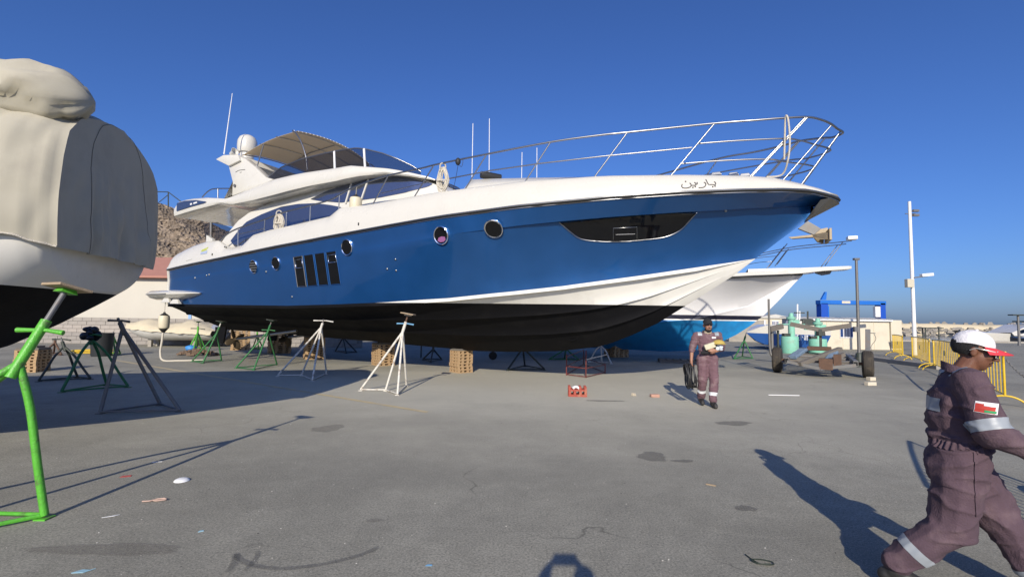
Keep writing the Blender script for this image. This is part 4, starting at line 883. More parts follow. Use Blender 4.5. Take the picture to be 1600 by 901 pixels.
mx = n.new('ShaderNodeMix'); mx.data_type = 'RGBA'; mx.blend_type = 'MULTIPLY'; mx.inputs[0].default_value = .55; l.new(cr.outputs[0], mx.inputs[6]); h0 = n.new('ShaderNodeHueSaturation'); h0.inputs['Saturation'].default_value = .0; h0.inputs['Value'].default_value = 1.3; l.new(t2.outputs['Color'], h0.inputs['Color']); l.new(h0.outputs[0], mx.inputs[7])
hs = n.new('ShaderNodeHueSaturation'); hs.inputs['Saturation'].default_value = .85; hs.inputs['Value'].default_value = 1.15; l.new(mx.outputs[2], hs.inputs['Color']); l.new(hs.outputs[0], b.inputs['Base Color'])
bh = n.new('ShaderNodeBump'); bh.inputs['Strength'].default_value = 1.; bh.inputs['Distance'].default_value = .25; t3 = n.new('ShaderNodeTexVoronoi'); t3.inputs['Scale'].default_value = 3.4; l.new(ge.outputs['Position'], t3.inputs['Vector']); l.new(t3.outputs['Distance'], bh.inputs['Height']); l.new(bh.outputs[0], b.inputs['Normal'])
rows = []
for j in range(150):
    row = []
    for i in range(210):
        x = -75+i*.372; v = j/149; y = 33+v*26
        crest = float(I(x, [-75,-45,-38,-35,-32,-29,-25,-20,-12,0], [20,16,13.2,12.0,10.9,10.0,8.8,7.2,4.5,0])); z = crest*min(1, (v/.62))**.85*(1-.15*max(0, v-.62))
        d = mnoise.fractal(Vector((x*.35, y*.35, z*.4)), .9, 2.1, 6)*1.0+abs(mnoise.noise(Vector((x*1.3, y*1.3, z*1.3))))*.6+abs(mnoise.noise(Vector((x*3.1, y*3.1, z*3.1))))*.45
        row.append((x, y-d*.8, max(-.3, z+d*.55*min(1, v*5))))
    rows.append(row)
MB().grid(rows).build('hill', hm, kind='structure')
hy = 33+.62*26
def hz(px): # crest rail
    return AT(px, 0, hy)
fr_ = thing('hilltop_railing', 'thin dark railing on top of the rocky hill', 'railing', (0,0,0))
ps = [AT(200,292,hy), AT(262,301,hy), AT(283,316,hy), AT(300,330,hy)]
MB().tube([AT(225,299,hy), AT(263,300,hy), AT(283,315,hy)], .05, 5).build('rail', darkst, fr_); MB().tube([AT(263,300,hy), AT(263,324,hy)], .06, 5).build('post', darkst, fr_); MB().tube([AT(263,304,hy), AT(246,318,hy)], .04, 5).build('stay', darkst, fr_)
# small covered dinghy
c = G(270, 541); dg = thing('dinghy', 'small pale dinghy under a wrinkled cream canvas beside the wall', 'dinghy', (c.x, c.y, 0), R(4))
rows = []; cov = []
for u in np.linspace(0, 1, 34):
    x = -2.3+4.6*u; hw = .95*min(1, (u/.34))**.55*(1-.12*max(0, u-.8)) if u > 0 else .01; zs = .92-.18*u+.10*(1-u)**2; zb = .32+.55*max(0, 1-u/.33)**1.6
    rows.append([(x, -hw, zs), (x, -hw*.92, zs*.65+zb*.35), (x, -hw*.55, zb+.06), (x, 0, zb), (x, hw*.55, zb+.06), (x, hw*.92, zs*.65+zb*.35), (x, hw, zs)])
    hump = .36*math.exp(-((u-.28)/.17)**2)+.40*math.exp(-((u-.72)/.2)**2)+.12; r_ = []
    for k in range(19):
        v = -1+2*k/18; n_ = mnoise.noise(Vector((x*3, v*3, 0)))*.05+mnoise.noise(Vector((x*9, v*7, 1)))*.025
        r_.append((x+n_*.3, v*(hw+.05), zs-.10*(abs(v) > .94)+hump*(1-abs(v)**2.2)+n_))
    cov.append(r_)
MB().grid(rows).build('hull', oldwhite, dg, smooth=40); MB().grid(cov).build('canvas_cover', mat('cream dinghy canvas', (.60,.52,.36), .9, noise=.12, nscale=4, bump=.4, bscale=30), dg, smooth=50)
for x, y in ((-.9,.3),(1.2,.3),(-.9,-.3),(1.2,-.3)): MB().box((x,y,.16), (.16,.16,.34)).build('support', concrete, dg)
MB().ell((2.35,-.1,.95), (.45,.4,.30), n=14, m=10).build('motor_cover', mat('grey blue tarpaulin', (.22,.24,.30), .7, noise=.2, nscale=8), dg, smooth=50, jitter=.02)
c = G(158, 556); MB().lathe([(.30,0),(.32,.05),(.36,.85),(.38,.88),(.34,.88),(.30,.1)], 18, Matrix.Translation((c.x, c.y, 0))).build('waste_bin', mat('dark bin plastic', (.025,.028,.03), .6), smooth=50, label='dark round waste bin in front of the concrete block wall', cat='bin')
c = AT(165, 512, c.y-.2); 
c = G(308, 555); m = MB(); r4 = random.Random(9)
for k in range(60):
    a, q = r4.uniform(0, 6.3), r4.random()**.6; s_ = r4.uniform(.05,.15); m.box((c.x+.85*q*math.cos(a), c.y+.5*q*math.sin(a), .22*(1-q)+.03), (s_*1.4, s_, s_*.8), rot=Matrix.Rotation(r4.uniform(0,3), 4, 'Z')@Matrix.Rotation(r4.uniform(-.6,.6), 4, 'X'), taper=.7)
m.build('rubble_heap', mat('brown rubble', (.16,.11,.075), .95, noise=.4, nscale=5), kind='stuff', label='low heap of brown rubble and scraps around a bright green stand', cat='rubble')
m = MB(); c = G(298, 551); m.ell((c.x, c.y, .2), (.24,.2,.13), n=12, m=8).build('blue_bag', mat('bright blue plastic', (.05,.25,.6), .5), jitter=.02, smooth=50, label='crumpled bright blue bag on the rubble heap', cat='bag')
hose = []
c = G(140, 552)
for k in range(90): a = k*.55; q = .45+.25*math.sin(k*.21); hose.append((c.x+1.1*q*math.cos(a)+.3*math.sin(k*.1), c.y+.4*q*math.sin(a), .03+.0015*k))
MB().tube(smooth_path(hose, 3), .022, 5).build('hose_coil', mat('yellow hose', (.62,.42,.04), .6), smooth=60, label='untidy coil of yellow hose lying by the block wall', cat='hose')
# trunk of far yard seen under the hull
c = G(455, 536); MB().box((c.x, c.y+3, .35), (1.5,.6,.7)).build('stone_step', concrete, label='pale concrete steps far behind the yacht keel', cat='steps', bevel=.03)
t = thing('boat_trailer', 'small empty launching trolley in the shade on the far side of the yacht', 'trolley', tuple(G(770, 562)))
MB().tube([(-.1,0,.55),(1.3,.2,.62)], .03, 6).build('drawbar', whitest, t); MB().tube([(0,0,.15),(0,0,.9)], .03, 6).build('jockey_leg', greyst, t); MB().lathe([(.05,-.05),(.16,-.05),(.17,0),(.16,.05),(.05,.05)], 14, Matrix.Translation((0,0,.17))@Matrix.Rotation(R(90), 4, 'X')).build('jockey_wheel', rubber, t, smooth=40)
MB().tube([(-3,.6,.55),(-.1,0,.55)], .03, 6).build('side_beam', darkst, t); MB().tube([(-3,.6,.55),(-3,.6,.0)], .03, 6).build('rear_leg', darkst, t)
# ================================================================== WHITE BOAT WITH BLUE BOTTOM BEHIND THE YACHT
A2 = R(22); d2 = np.array([math.cos(A2), -math.sin(A2)]); p2_ = np.array([math.sin(A2), math.cos(A2)]); O2 = np.array([11.6, 19.1])
b2 = thing('cabin_cruiser', 'white cruiser with bright blue bottom and long bow pulpit behind the blue yacht', 'boat', (O2[0], O2[1], 0), -A2)
def hit2(px, py, t=0.):
    r = ray(px, py); o = -O2; oy, ry = o@p2_, r[:2]@p2_; k = (-t-oy)/ry; return Vector((o@d2+k*(r[:2]@d2), -t, HC+k*r[2]))
st_px = [(1256,428),(1240,444),(1218,468),(1195,491),(1172,509),(1150,523),(1120,537),(1085,547),(1040,549),(985,546)]
sq = [hit2(*p) for p in st_px]; sx2 = np.array([q.x for q in sq])[::-1]; sz2 = np.array([q.z for q in sq])[::-1]
sx2 = np.concatenate([[-13.], sx2]); sz2 = np.concatenate([[sz2[0]+.05], sz2])
W2 = hit2(1190, 500).z
def z2k(x): return float(I(x, sx2, sz2))
def z2s(x): return float(I(x, [-13,-8,-4,-1,0], [2.9,3.05,3.3,3.5,3.60]))
def t2s(x): return float(I(x, [-13,-6,-3.5,-2,-1,-.4,0], [2.05,2.1,1.85,1.4,.85,.4,.02]))
def t2c(x): return float(I(x, [-13,-7,-5,-3.5,-2.4,-1.5,0], [1.95,1.85,1.5,.95,.4,.05,0.]))
def z2c(x): return max(z2k(x), float(I(x, [-13,-7,-4,-2,-1,0], [1.35,1.45,1.75,2.3,2.9,3.55])))
rows = []
for x in list(np.linspace(-13, -3, 30))+list(np.linspace(-2.9, -.01, 30)):
    zk, zc, tc_, zs, ts = z2k(x), z2c(x), t2c(x), z2s(x), t2s(x); zs = max(zs, zk+.02); zc = min(zc, zs-.01); r_ = [(x, 0, zk)]
    for u in (.2,.4,.6,.8,.92): lp = .035 if u in (.4,.8) else 0; r_.append((x, -u*tc_-lp*min(1, tc_), zk+(zc-zk)*u-lp*.3))
    r_ += [(x, -tc_-.03*min(1, tc_), zc), (x, -tc_-.02*min(1, tc_), zc+.04)]
    for v in (.2,.4,.6,.8,1): r_.append((x, -(tc_+(ts-tc_)*v**1.5), zc+.04+(zs-zc-.04)*v))
    rows.append(r_)
m = MB(); m.grid(rows, flip=True); m.grid(mirror(rows)); bm = bmesh.new(); vv = [bm.verts.new(v) for v in m.v]
for f in m.f:
    try: bm.faces.new([vv[i] for i in f])
    except ValueError: pass
bmesh.ops.remove_doubles(bm, verts=bm.verts, dist=1e-5)
for z in (W2-.05, W2, W2+.17): bmesh.ops.bisect_plane(bm, geom=bm.verts[:]+bm.edges[:]+bm.faces[:], dist=1e-5, plane_co=(0,0,z), plane_no=(0,0,1))
bmesh.ops.recalc_face_normals(bm, faces=bm.faces[:])
for nm, z0, z1, m_ in (('bottom', -9, W2-.05, mat('bright blue antifouling', (.016,.245,.56), .45, noise=.12, nscale=2, dirt=(.02,.13,.32), dscale=1.5, damt=.5)), ('waterline', W2-.05, W2, white_p), ('boot_stripe', W2, W2+.17, mat('navy stripe', (.012,.013,.03), .4)), ('topside', W2+.17, 99, mat('cruiser white gelcoat', (.70,.69,.68), .35, coat=.3, noise=.03, nscale=1))):
    c2 = bm.copy(); bmesh.ops.delete(c2, geom=[f for f in c2.faces if not z0 <= f.calc_center_median().z < z1], context='FACES'); m2 = bpy.data.meshes.new(nm); c2.to_mesh(m2); c2.free()
    for p in m2.polygons: p.use_smooth = True
    m2.set_sharp_from_angle(angle=R(25)); link(nm, m2, m_, b2)
bm.free()
XX = np.linspace(-13, -.02, 50)
for sg in (1, -1): MB().tube([(x, -sg*(t2s(x)+.01), z2s(x)) for x in XX], .045, 6).build('rub_rail', rubber, b2, smooth=60)
rows = [[(x, -t2s(x)-.02, z2s(x)+.03), (x, -t2s(x)*.96, z2s(x)+.16), (x, -t2s(x)*.9, z2s(x)+.18), (x, 0, z2s(x)+.26)] for x in XX]
m = MB(); m.grid(rows, flip=True); m.grid(mirror(rows)); m.build('deck', white, b2, smooth=40)
pt = hit2(1331, 418, .3); rows = []
for x, hw, z0, z1 in ((-2.0,.62,3.52,3.80),(-.8,.55,3.56,3.82),(-.1,.45,3.60,3.82),(.6,.40,3.68,3.84),(pt.x-.1,.34,3.74,3.86),(pt.x,.28,3.76,3.86)): rows.append([(x,-hw,z0),(x,-hw,z1),(x,hw,z1),(x,hw,z0)])
m = MB(); m.grid(rows, close=True); m.add(rows[-1], [(0,1,2,3)]); m.build('bow_pulpit', white, b2, bevel=.015)
a1 = [hit2(*p, .05) for p in ((1272,424),(1302,420),(1297,428),(1285,430),(1275,427))]; MB().prism(a1, (0,.12,0)).build('anchor', galv, b2)
def r2(pts, r=.018, nm='guard_rail', t=.4):
    P = [hit2(x, y, t) for x, y in pts]
    for sg in (1, -1): MB().tube(smooth_path([(p.x, p.y*sg, p.z) for p in P], 4), r, 6).build(nm, steel, b2, smooth=60)
r2([(1100,408),(1160,402),(1198,394),(1245,385),(1310,378.5),(1331,376)]); r2([(1130,416),(1185,403),(1215,400)], .012, t=.9)
r2([(1317,378),(1289,415)], nm='stanchion'); r2([(1230,380.5),(1201,417)], nm='stanchion'); r2([(1232,389),(1214,413)], nm='stanchion', t=.3)
c = hit2(1331, 374, 0); MB().box((c.x, 0, c.z+.05), (.32,.34,.13)).build('bow_light', white_p, b2, bevel=.02)
# its cabin and whip antennas, mostly hidden by the blue yacht
MB().grid([[(x, -hw, 3.1), (x, -hw*.95, z), (x, 0, z+.08), (x, hw*.95, z), (x, hw, 3.1)] for x, hw, z in ((-12,1.7,4.0),(-9,1.7,4.1),(-6.5,1.5,4.0),(-5,1.0,3.5))]).build('cabin', white, b2, smooth=40)
for (xa, ya), (xb, yb) in (((739,193),(737.5,290)), ((764.7,185.5),(766,290)), ((815.7,238),(814.6,290)), ((839,231),(839.7,290))):
    p, q = AT(xa, ya, 26.5), AT(xb, yb, 26.5); inv = (Matrix.Translation((O2[0], O2[1], 0))@Matrix.Rotation(-A2, 4, 'Z')).inverted(); MB().tube([inv@p, inv@Vector((q.x, q.y, 3.6))], [.018,.03], 6).build('whip_antenna', white_p, b2)
stand('dark green stand under the bow of the blue bottomed cruiser', [(1147,561),(1160,557),(1176,560)], (1163,531), (1166,520), dkgreen, None, None, .03)
# ================================================================== RIGHT BACKGROUND
def cabin(label, x0, x1, yb, yt, Y, dep, name='site_cabin', win=None, gable=False):
    p0, p1 = AT(x0, yb, Y), AT(x1, yb, Y); zt = AT((x0+x1)/2, yt, Y).z; wd = p1.x-p0.x; t = thing(name, label, 'cabin', (p0.x, Y, 0), 0, None)
    MB().box((wd/2, dep/2, zt/2), (wd, dep, zt)).build('wall', cream_w, t, bevel=.02)
    nb = int(wd/.95)
    for k in range(1, nb): MB().box((wd*k/nb, -.012, zt/2), (.03,.024,zt-.02)).build('panel_rib', cream_w, t)
    m = MB()
    if gable: m.prism([(-.15,-.15,zt+.002),(wd+.15,-.15,zt+.002),(wd/2,-.15,zt+.35)], (0, dep+.3, 0))
    else:
        k = int(wd/.18); rows = [[(-.1+(wd+.2)*i/k, -.18, zt+.03+(.035 if i % 2 else 0)), (-.1+(wd+.2)*i/k, dep+.1, zt+.14+(.035 if i % 2 else 0))] for i in range(k+1)]; m.grid(rows)
    m.build('roof', mat('sheet roof', (.58,.56,.50), .6, metal=.2), t, solid=0 if gable else .02)
    if not gable: MB().box((wd/2, -.15, zt-.02), (wd+.2,.05,.09)).build('fascia', white_p, t)
    if win:
        a, b_, c_, d_ = win; q0, q1 = AT(a, d_, Y), AT(b_, c_, Y); cx, cz = (q0.x+q1.x)/2-p0.x, (q0.z+q1.z)/2; ww, hh = q1.x-q0.x, q1.z-q0.z
        w_ = MB().box((cx, -.02, cz), (ww, .06, hh)).build('window_frame', white_p, t)
        for k in range(4): MB().box((cx-ww*.5+ww*(k+.5)/4, -.056, cz), (ww/4-.05, .02, hh-.12)).build('pane', mat('dark blue pane', (.02,.05,.16), .1) if k in (0, 3) else mat('grey curtain pane', (.22,.22,.25), .3), w_)
    return t, p0, wd, zt
cabin('long cream site cabin with corrugated roof and a white framed window', 1244, 1391, 545, 499.5, 31.5, 1.6, win=(1312,1332,510,527.5))
MB().box((AT(1402,545,31.4).x, 32.6, .98), (AT(1410,545,31.4).x-AT(1393,545,31.4).x, 2.4, AT(1400,500,29.9).z)).build('cabin_annex', cream_w, label='narrow cream annex at the end of the long site cabin', cat='cabin', bevel=.02)
cabin('cream gabled hut behind the blue and white launch', 1183, 1240, 538, 497, 42, 4, 'hut', gable=True, win=(1206,1216,501,508))
MB().box((AT(1172,530,41).x, 41.5, .9), (3.2,.2,1.9)).build('boundary_wall', concrete, label='grey concrete wall between the cruiser bow and the gabled hut', cat='wall')
# kerb in front of the cabin
k0, k1 = G(1262, 549), G(1470, 577); MB().bar(k0+Vector((0,0,.08)), k1+Vector((0,0,.08)), .3, .16).build('kerb', concrete, kind='structure')
k0, k1 = G(1262, 549)+Vector((0,.2,.07)), G(1430, 571)+Vector((0,.2,.07))
MB().add([k0, k1, (k1.x, 33, .07), (k0.x, 33, .07)], [(0,1,2,3)]).build('pavement', concrete, kind='structure')
# blue gantry (boat hoist)
gy = 55; t = thing('boat_hoist', 'bright blue gantry boat hoist standing behind the site cabin', 'hoist', (0, gy, 0)); q = lambda x, y: AT(x, y, gy)-Vector((0, gy, 0))
a, b_ = q(1278,472), q(1380,472); MB().box(((a.x+b_.x)/2, 0, a.z), (b_.x-a.x, .9, .45)).build('top_beam', royal, t, bevel=.03)
for x, wd in ((1284.5,11),(1375,8)): a = q(x, 472); MB().box((a.x, 0, a.z/2), (wd/750*gy, .9, a.z-.2)).build('leg', mat('deep blue steel', (.006,.07,.42), .5), t, bevel=.03)
for x in (1291.5,): a = q(x, 478); MB().box((a.x, -.2, a.z/2), (.18,.2,a.z)).build('ladder_rail', royal, t)
a = q(1287, 468); MB().prism([(a.x-.25,0,a.z),(a.x+.3,0,a.z),(a.x+.4,0,a.z+.9),(a.x+.25,0,a.z+.9)], (0,.3,0)).build('warning_post', royal, t)
a, b_ = q(1311,470.2), q(1324,474.2); MB().box(((a.x+b_.x)/2, -.47, (a.z+b_.z)/2), (b_.x-a.x, .04, a.z-b_.z)).build('name_plate', cream_w, t)
a = q(1368, 487); MB().box((a.x, -.2, a.z), (.6,.4,1.2)).build('control_box', white_p, t, bevel=.03)
a = q(1368, 499); MB().box((a.x, -.1, a.z/2), (.16,.16,a.z)).build('control_post', greyst, t)
# blue and white launch with lettering
ly = 28.6; t = thing('launch_boat', 'blue and white launch with white hull lettering resting ashore near the mint buoys', 'boat', (0, ly, 0)); q = lambda x, y, dy=0: AT(x, y, ly+dy)-Vector((0, ly, 0))
rows = []
xs_ = [1178,1184,1192,1205,1225,1260,1300]
for i, x in enumerate(xs_):
    zs = q(x, I(x, [1178,1200,1300], [519,507,512])).z; zw = q(x, I(x, [1178,1185,1300], [520,520.5,524])).z; zb = q(x, I(x, [1178,1198,1300], [521,538,546])).z; X_ = q(x, 520).x; hw = [.02,.25,.5,.7,.85,.9,.9][i]; o_ = .9
    rows.append([(X_, o_-hw*.2, max(.02, zb)), (X_, o_-hw*.9, zw), (X_, o_-hw, zs), (X_, o_, zs+.02), (X_, o_+hw, zs), (X_, o_+hw*.9, zw), (X_, o_+hw*.2, max(.02, zb))])
MB().grid([r[1:6] for r in rows]).build('topside', white, t, smooth=30); MB().grid([r[:2] for r in rows]).grid([r[5:] for r in rows]).build('bottom', mat('launch blue', (.03,.13,.45), .5, noise=.1, nscale=2), t, smooth=30)
me_ = text_mesh('HENNIS', .46, 'hull_lettering', .01); o_ = link('hull_lettering', me_, white_p, t); a = q(1256, 531.5, .06); o_.location = (a.x, a.y-.02, a.z); o_.rotation_euler = (R(90), 0, 0)
for x, y0, y1 in ((1246,475,512),(1249.5,486,512),(1262,486,512),(1195,500,508)): a, b_ = q(x, y0, 1), q(x, y1, 1); MB().tube([a, b_], .05, 5).build('mast', white_p if x < 1255 else darkst, t)
a = q(1249, 488.5, 1); MB().box(a, (.62,.08,.07)).build('crosstree', darkst, t)
a, b_ = q(1236,501,1), q(1254,511,1); MB().box(((a.x+b_.x)/2, 1.2, (a.z+b_.z)/2), (b_.x-a.x, 1.2, a.z-b_.z), taper=.8).build('wheelhouse', white, t, bevel=.04)
a = q(1258,503,1); MB().box(a, (.9,.9,.4), taper=.7).build('dark_canopy', darkst, t, bevel=.05)
# two mint mooring buoys with posts
for x0, x1, yb, yt, px_, pt_, lab in ((1221.5,1246,550,525,1236,489,'mint green mooring buoy with a cross arm post beside the launch'), (1265,1290,548,529,1277.5,497,'mint green mooring buoy with a post standing against the site cabin')):
    Yb = 26.6; a, b_ = AT(x0, yt, Yb), AT(x1, yt, Yb); cx, r_ = (a.x+b_.x)/2, (b_.x-a.x)/2; zt = a.z
    t = thing('mooring_buoy', lab, 'buoy', (cx, Yb, 0), 0, 'mint green mooring buoys')
    MB().lathe([(.001,0),(r_*.96,0),(r_,.04),(r_,zt-.03),(r_*.96,zt),(.001,zt+.01)], 28).build('drum', mint, t, smooth=40)
    hp = AT(px_, pt_, Yb); ox_ = hp.x-cx
    MB().lathe([(.17,zt),(.16,hp.z-.35),(.24,hp.z-.33),(.24,hp.z-.22),(.13,hp.z-.2),(.10,hp.z),(.001,hp.z)], 14, Matrix.Translation((ox_,0,0))).build('post', mint, t, smooth=40)
    MB().tube([(ox_-.75,0,hp.z-.62),(ox_+.75,0,hp.z-.62)], .035, 6).build('cross_arm', mint, t)
    MB().box((ox_+.25,0,hp.z-.5), (.3,.25,.3)).build('lug', mint, t, bevel=.03)
    MB().box((ox_-.3,0,zt+.08), (.35,.3,.15)).build('shackle', darkst, t, bevel=.03)
# poles
def pole(label, xb, yb, xt, yt, r, m_, Y=None, name='lamp_pole'):
    b_ = G(xb, yb) if Y is None else Vector((AT(xb, yb, Y).x, Y, 0)); top = AT(xt, yt, b_.y); t = thing(name, label, 'pole', tuple(b_)); MB().lathe([(r*1.15,0),(r,.6),(r*.8,top.z)], 12).build('shaft', m_, t, smooth=50); return t, b_, top.z
t, b_, zt = pole('tall white pole carrying a security camera and small box', 1430, 556, 1423, 315, .095, white_p, name='camera_pole')
MB().box((0,0,.03), (.6,.6,.06)).build('base_plate', greyst, t)
z1 = AT(1428, 434, b_.y).z; MB().bar((0,-.1,z1), (.75,-.1,z1+.1), .06, .06).build('bracket', greyst, t); MB().box((.7,-.1,z1+.16), (.62,.2,.16), rot=Matrix.Rotation(R(-6), 4, 'Y')).build('security_camera', white_p, t, bevel=.02)
MB().box((-.25,-.1,z1-.3), (.35,.22,.45)).build('junction_box', mat('beige box', (.55,.5,.38), .6), t, bevel=.02)
z1 = AT(1424, 334, b_.y).z
for a in (-.1, .14): MB().box((.22,-.12,z1+a), (.3,.14,.12)).build('light_head', greyst, t)
MB().bar((-.25,0,z1), (.3,0,z1), .04, .04).build('bracket', greyst, t)
t, b_, zt = pole('slim grey steel pole standing in front of the site cabin', 1343, 573, 1337.5, 404, .058, galv, name='steel_pole')
MB().box((.0,0,zt-.02), (.2,.12,.08)).build('cap', greyst, t); MB().lathe([(.13,0),(.12,.5),(.08,.55)], 12).build('base_sleeve', darkst, t, smooth=40); MB().box((-.12,0,1.45), (.12,.1,.2)).build('box', greyst, t)
t, b_, zt = pole('distant lamp post with flat dark head by the moored yachts', 1593.5, 552, 1592, 492, .10, galv, 42)
MB().box((0,0,zt), (1.3,.5,.1)).build('lamp_head', darkst, t, bevel=.02)
# gazebo / table frame by the quay
t = thing('dark_canopy_frame', 'flat dark canopy on thin posts by the quay behind the barriers', 'canopy', tuple(Vector((AT(1450,560,29).x, 29, 0)))); zt = AT(1450, 512, 29).z
MB().box((0,0,zt), (1.25,.9,.05)).build('top', darkst, t, bevel=.01)
for a, b_ in ((-.35,-.3),(.45,-.3),(0,.3)): MB().tube([(a,b_,0),(a,b_,zt)], .035, 6).build('leg', darkst, t)
# moored white yachts on the far right
for lab, X_, Y_, sc, dk in (('sleek white motor yacht moored beyond the barriers', 66, 66, 1.0, .0), ('dark hulled yacht moored in front of the sleek white one', 60, 56, .8, 1)):
    t = thing('moored_yacht', lab, 'yacht', (X_, Y_, -1.4), R(8)); hullm = mat('black yacht hull', (.015,.017,.022), .2, coat=.5) if dk else white; rows = []
    for u in np.linspace(0, 1, 24): x = (-14+17*u)*sc*-1; hw = 2.2*sc*(1-max(0, u-.45)/.55)**.6 if u < 1 else .01; z1 = (1.7+.5*u)*sc; rows.append([(x, -hw*.6, 0), (x, -hw, z1), (x, 0, z1+.1), (x, hw, z1), (x, hw*.6, 0)])
    MB().grid(rows).build('hull', hullm, t, smooth=30)
    rows = [[(-x*sc, -1.8*sc, 1.8*sc), (-x*sc, -1.5*sc, z*sc), (-x*sc, 1.5*sc, z*sc), (-x*sc, 1.8*sc, 1.8*sc)] for x, z in ((-12,2.4),(-11,3.2),(-8,3.5),(-4,3.3),(-1,2.2))]; MB().grid(rows).build('deckhouse', white, t, smooth=30)
    rows = [[(-x*sc, -1.84*sc, (z-.65)*sc), (-x*sc, -1.72*sc, (z-.2)*sc)] for x, z in ((-11,3.2),(-8,3.4),(-4,3.2),(-2.2,2.8))]; MB().grid(rows).build('side_window', glass_dark, t)
    MB().box((8*sc, 0, 3.75*sc), (6*sc, 2.6*sc, .18*sc)).build('hardtop', darkst if not dk else white, t, bevel=.05)
    for a in (5.6, 10.4):
        for b_ in (-1.1, 1.1): MB().box((a*sc, b_*sc, 3.5*sc), (.25*sc,.15*sc,.6*sc)).build('hardtop_pillar', white, t)
# chain by the right edge
a, b_ = AT(1572, 562, 9.3), AT(1640, 590, 8.6)
ch = thing('chain', 'sagging galvanised chain hanging from the near yellow barrier post', 'chain', tuple(a)); n = 26
for k in range(n):
    u = k/n; p = (b_-a)*u+Vector((0,0,-.18*math.sin(math.pi*u))); p2q = (b_-a)*(u+1/n)+Vector((0,0,-.18*math.sin(math.pi*(u+1/n)))); d_ = (p2q-p).normalized(); s_ = d_.cross(Vector((0,0,1))).normalized() if k % 2 else Vector((0,0,1)); c = (p+p2q)/2; L_ = (p2q-p).length*.62
    MB().tube([c+d_*L_*math.cos(q_)+s_*.018*math.sin(q_) for q_ in np.linspace(0, 2*math.pi, 11)[:-1]], .006, 4, closed=True).build('link', galv, ch)
# yellow barriers
def barrier(label, A_, B_, h=1.12, nbar=14):
    A_, B_ = Vector((A_.x, A_.y, 0)), Vector((B_.x, B_.y, 0)); d_ = B_-A_; L_ = d_.length; t = thing('crowd_barrier', label, 'barrier', tuple(A_), math.atan2(d_.y, d_.x), 'yellow crowd barriers along the quay')
    fr = MB().tube(smooth_path([(0,0,.22),(0,0,h-.12),(.12,0,h),(L_-.12,0,h),(L_,0,h-.12),(L_,0,.22)], 4), .022, 7).build('frame', yellow, t, smooth=60)
    MB().tube([(0,0,.24),(L_,0,.24)], .018, 6).build('bottom_rail', yellow, t, smooth=60)
    for k in range(1, nbar+1): x = L_*k/(nbar+1); MB().tube([(x,0,.24),(x,0,h)], .0095, 5).build('bar', yellow, t, smooth=60)
    for x in (.0, L_): MB().tube(smooth_path([(x,-.33,.02),(x,-.26,.12),(x,-.1,.2),(x,.1,.2),(x,.26,.12),(x,.33,.02)], 4), .020, 7).build('foot', yellow, t, smooth=60); 
    MB().box((L_*.5,0,h*.66), (.35,.012,.16)).build('plate', yellow, t)
    return t
barrier('yellow barrier at the corner of the site cabin', G(1396,556), G(1411,561.5))
barrier('yellow barrier in front of the tall white pole', G(1426,565), G(1453,576))
barrier('yellow barrier between the white pole and the man in the white cap', G(1460,579), G(1500,597))
barrier('yellow barrier hidden in part by the man in the white cap', G(1508,601), G(1571,634))
barrier('yellow barrier set apart from the row beside the walking man in the white cap', Vector((5.4,4.6,0)), Vector((4.05,2.75,0)))
# ================================================================== BOAT TRAILER
wl, wr = G(1215,581), G(1356.5,590); tc_ = (wl+wr)/2; ang = math.atan2((wr-wl).y, (wr-wl).x); half = (wr-wl).length/2
tr_ = thing('boat_trailer', 'rusty galvanised boat trailer with two bare wheels and a padded guide board', 'trailer', (tc_.x, tc_.y, 0), ang)
inv = (Matrix.Translation((tc_.x, tc_.y, 0))@Matrix.Rotation(ang, 4, 'Z')).inverted()
def TL(px, py, depth=0.): # trailer-local point at a given local depth
    r = ray(px, py); nrm = Vector((-math.sin(ang), math.cos(ang), 0)); p0 = tc_+nrm*depth; k = (p0.dot(nrm))/Vector(r).dot(nrm) if abs(Vector(r).dot(nrm)) > 1e-6 else 1
    w0 = Vector((0,0,HC)); k = (p0-w0).dot(nrm)/Vector(r).dot(nrm); return inv@(w0+Vector(r)*k)
for sx_ in (-half, half):
    wh = MB().lathe([(.22,-.13),(.36,-.14),(.405,-.11),(.415,-.05),(.415,.05),(.405,.11),(.36,.14),(.22,.13)], 30, Matrix.Translation((sx_,0,.415))@Matrix.Rotation(R(90), 4, 'Y')).build('wheel', tyre_m, tr_, smooth=35)
    for k in (-.075,-.025,.025,.075): MB().lathe([(.409,-.006),(.4205,-.008),(.4205,.008),(.409,.006)], 30, Matrix.Translation((sx_+k+.025*0,0,.415))@Matrix.Rotation(R(90), 4, 'Y')).build('tread_rib', tyre_m, wh)
    MB().lathe([(.001,-.05),(.10,-.06),(.2,-.08),(.225,-.12),(.225,.12),(.2,.08),(.10,.06),(.001,.05)], 20, Matrix.Translation((sx_,0,.415))@Matrix.Rotation(R(90), 4, 'Y')).build('rim', galv, wh, smooth=40)
MB().bar((-half,0,.42), (half,0,.42), .09, .09).build('axle', rust, tr_)
fs = half-.34
for sx_ in (-fs, fs):
    MB().bar((sx_,-1.0,.48), (sx_*.92,2.9,.48), .12, .16).build('side_beam', galv, tr_, bevel=.008)
    MB().box((sx_,-1.003,.48), (.09,.012,.11)).build('beam_end', mat('open tube end', (.01,.01,.01), .8), tr_)
for k in range(12): y = -.75+.31*k; MB().bar((-fs*.97,y,.47+.05*(k % 2)+.02*math.sin(k*2.3)), (fs*.97,y+.12*math.sin(k*1.7),.44+.04*math.sin(k)), .07, .05).build('cross_slat', greywood if k % 3 == 0 else galv, tr_, jitter=.006)
MB().bar((-fs,-1.02,.44), (0,-1.05,.28), .10, .09).build('front_beam', galv, tr_); MB().bar((0,-1.05,.28), (fs,-1.02,.44), .10, .09).build('front_beam', galv, tr_)
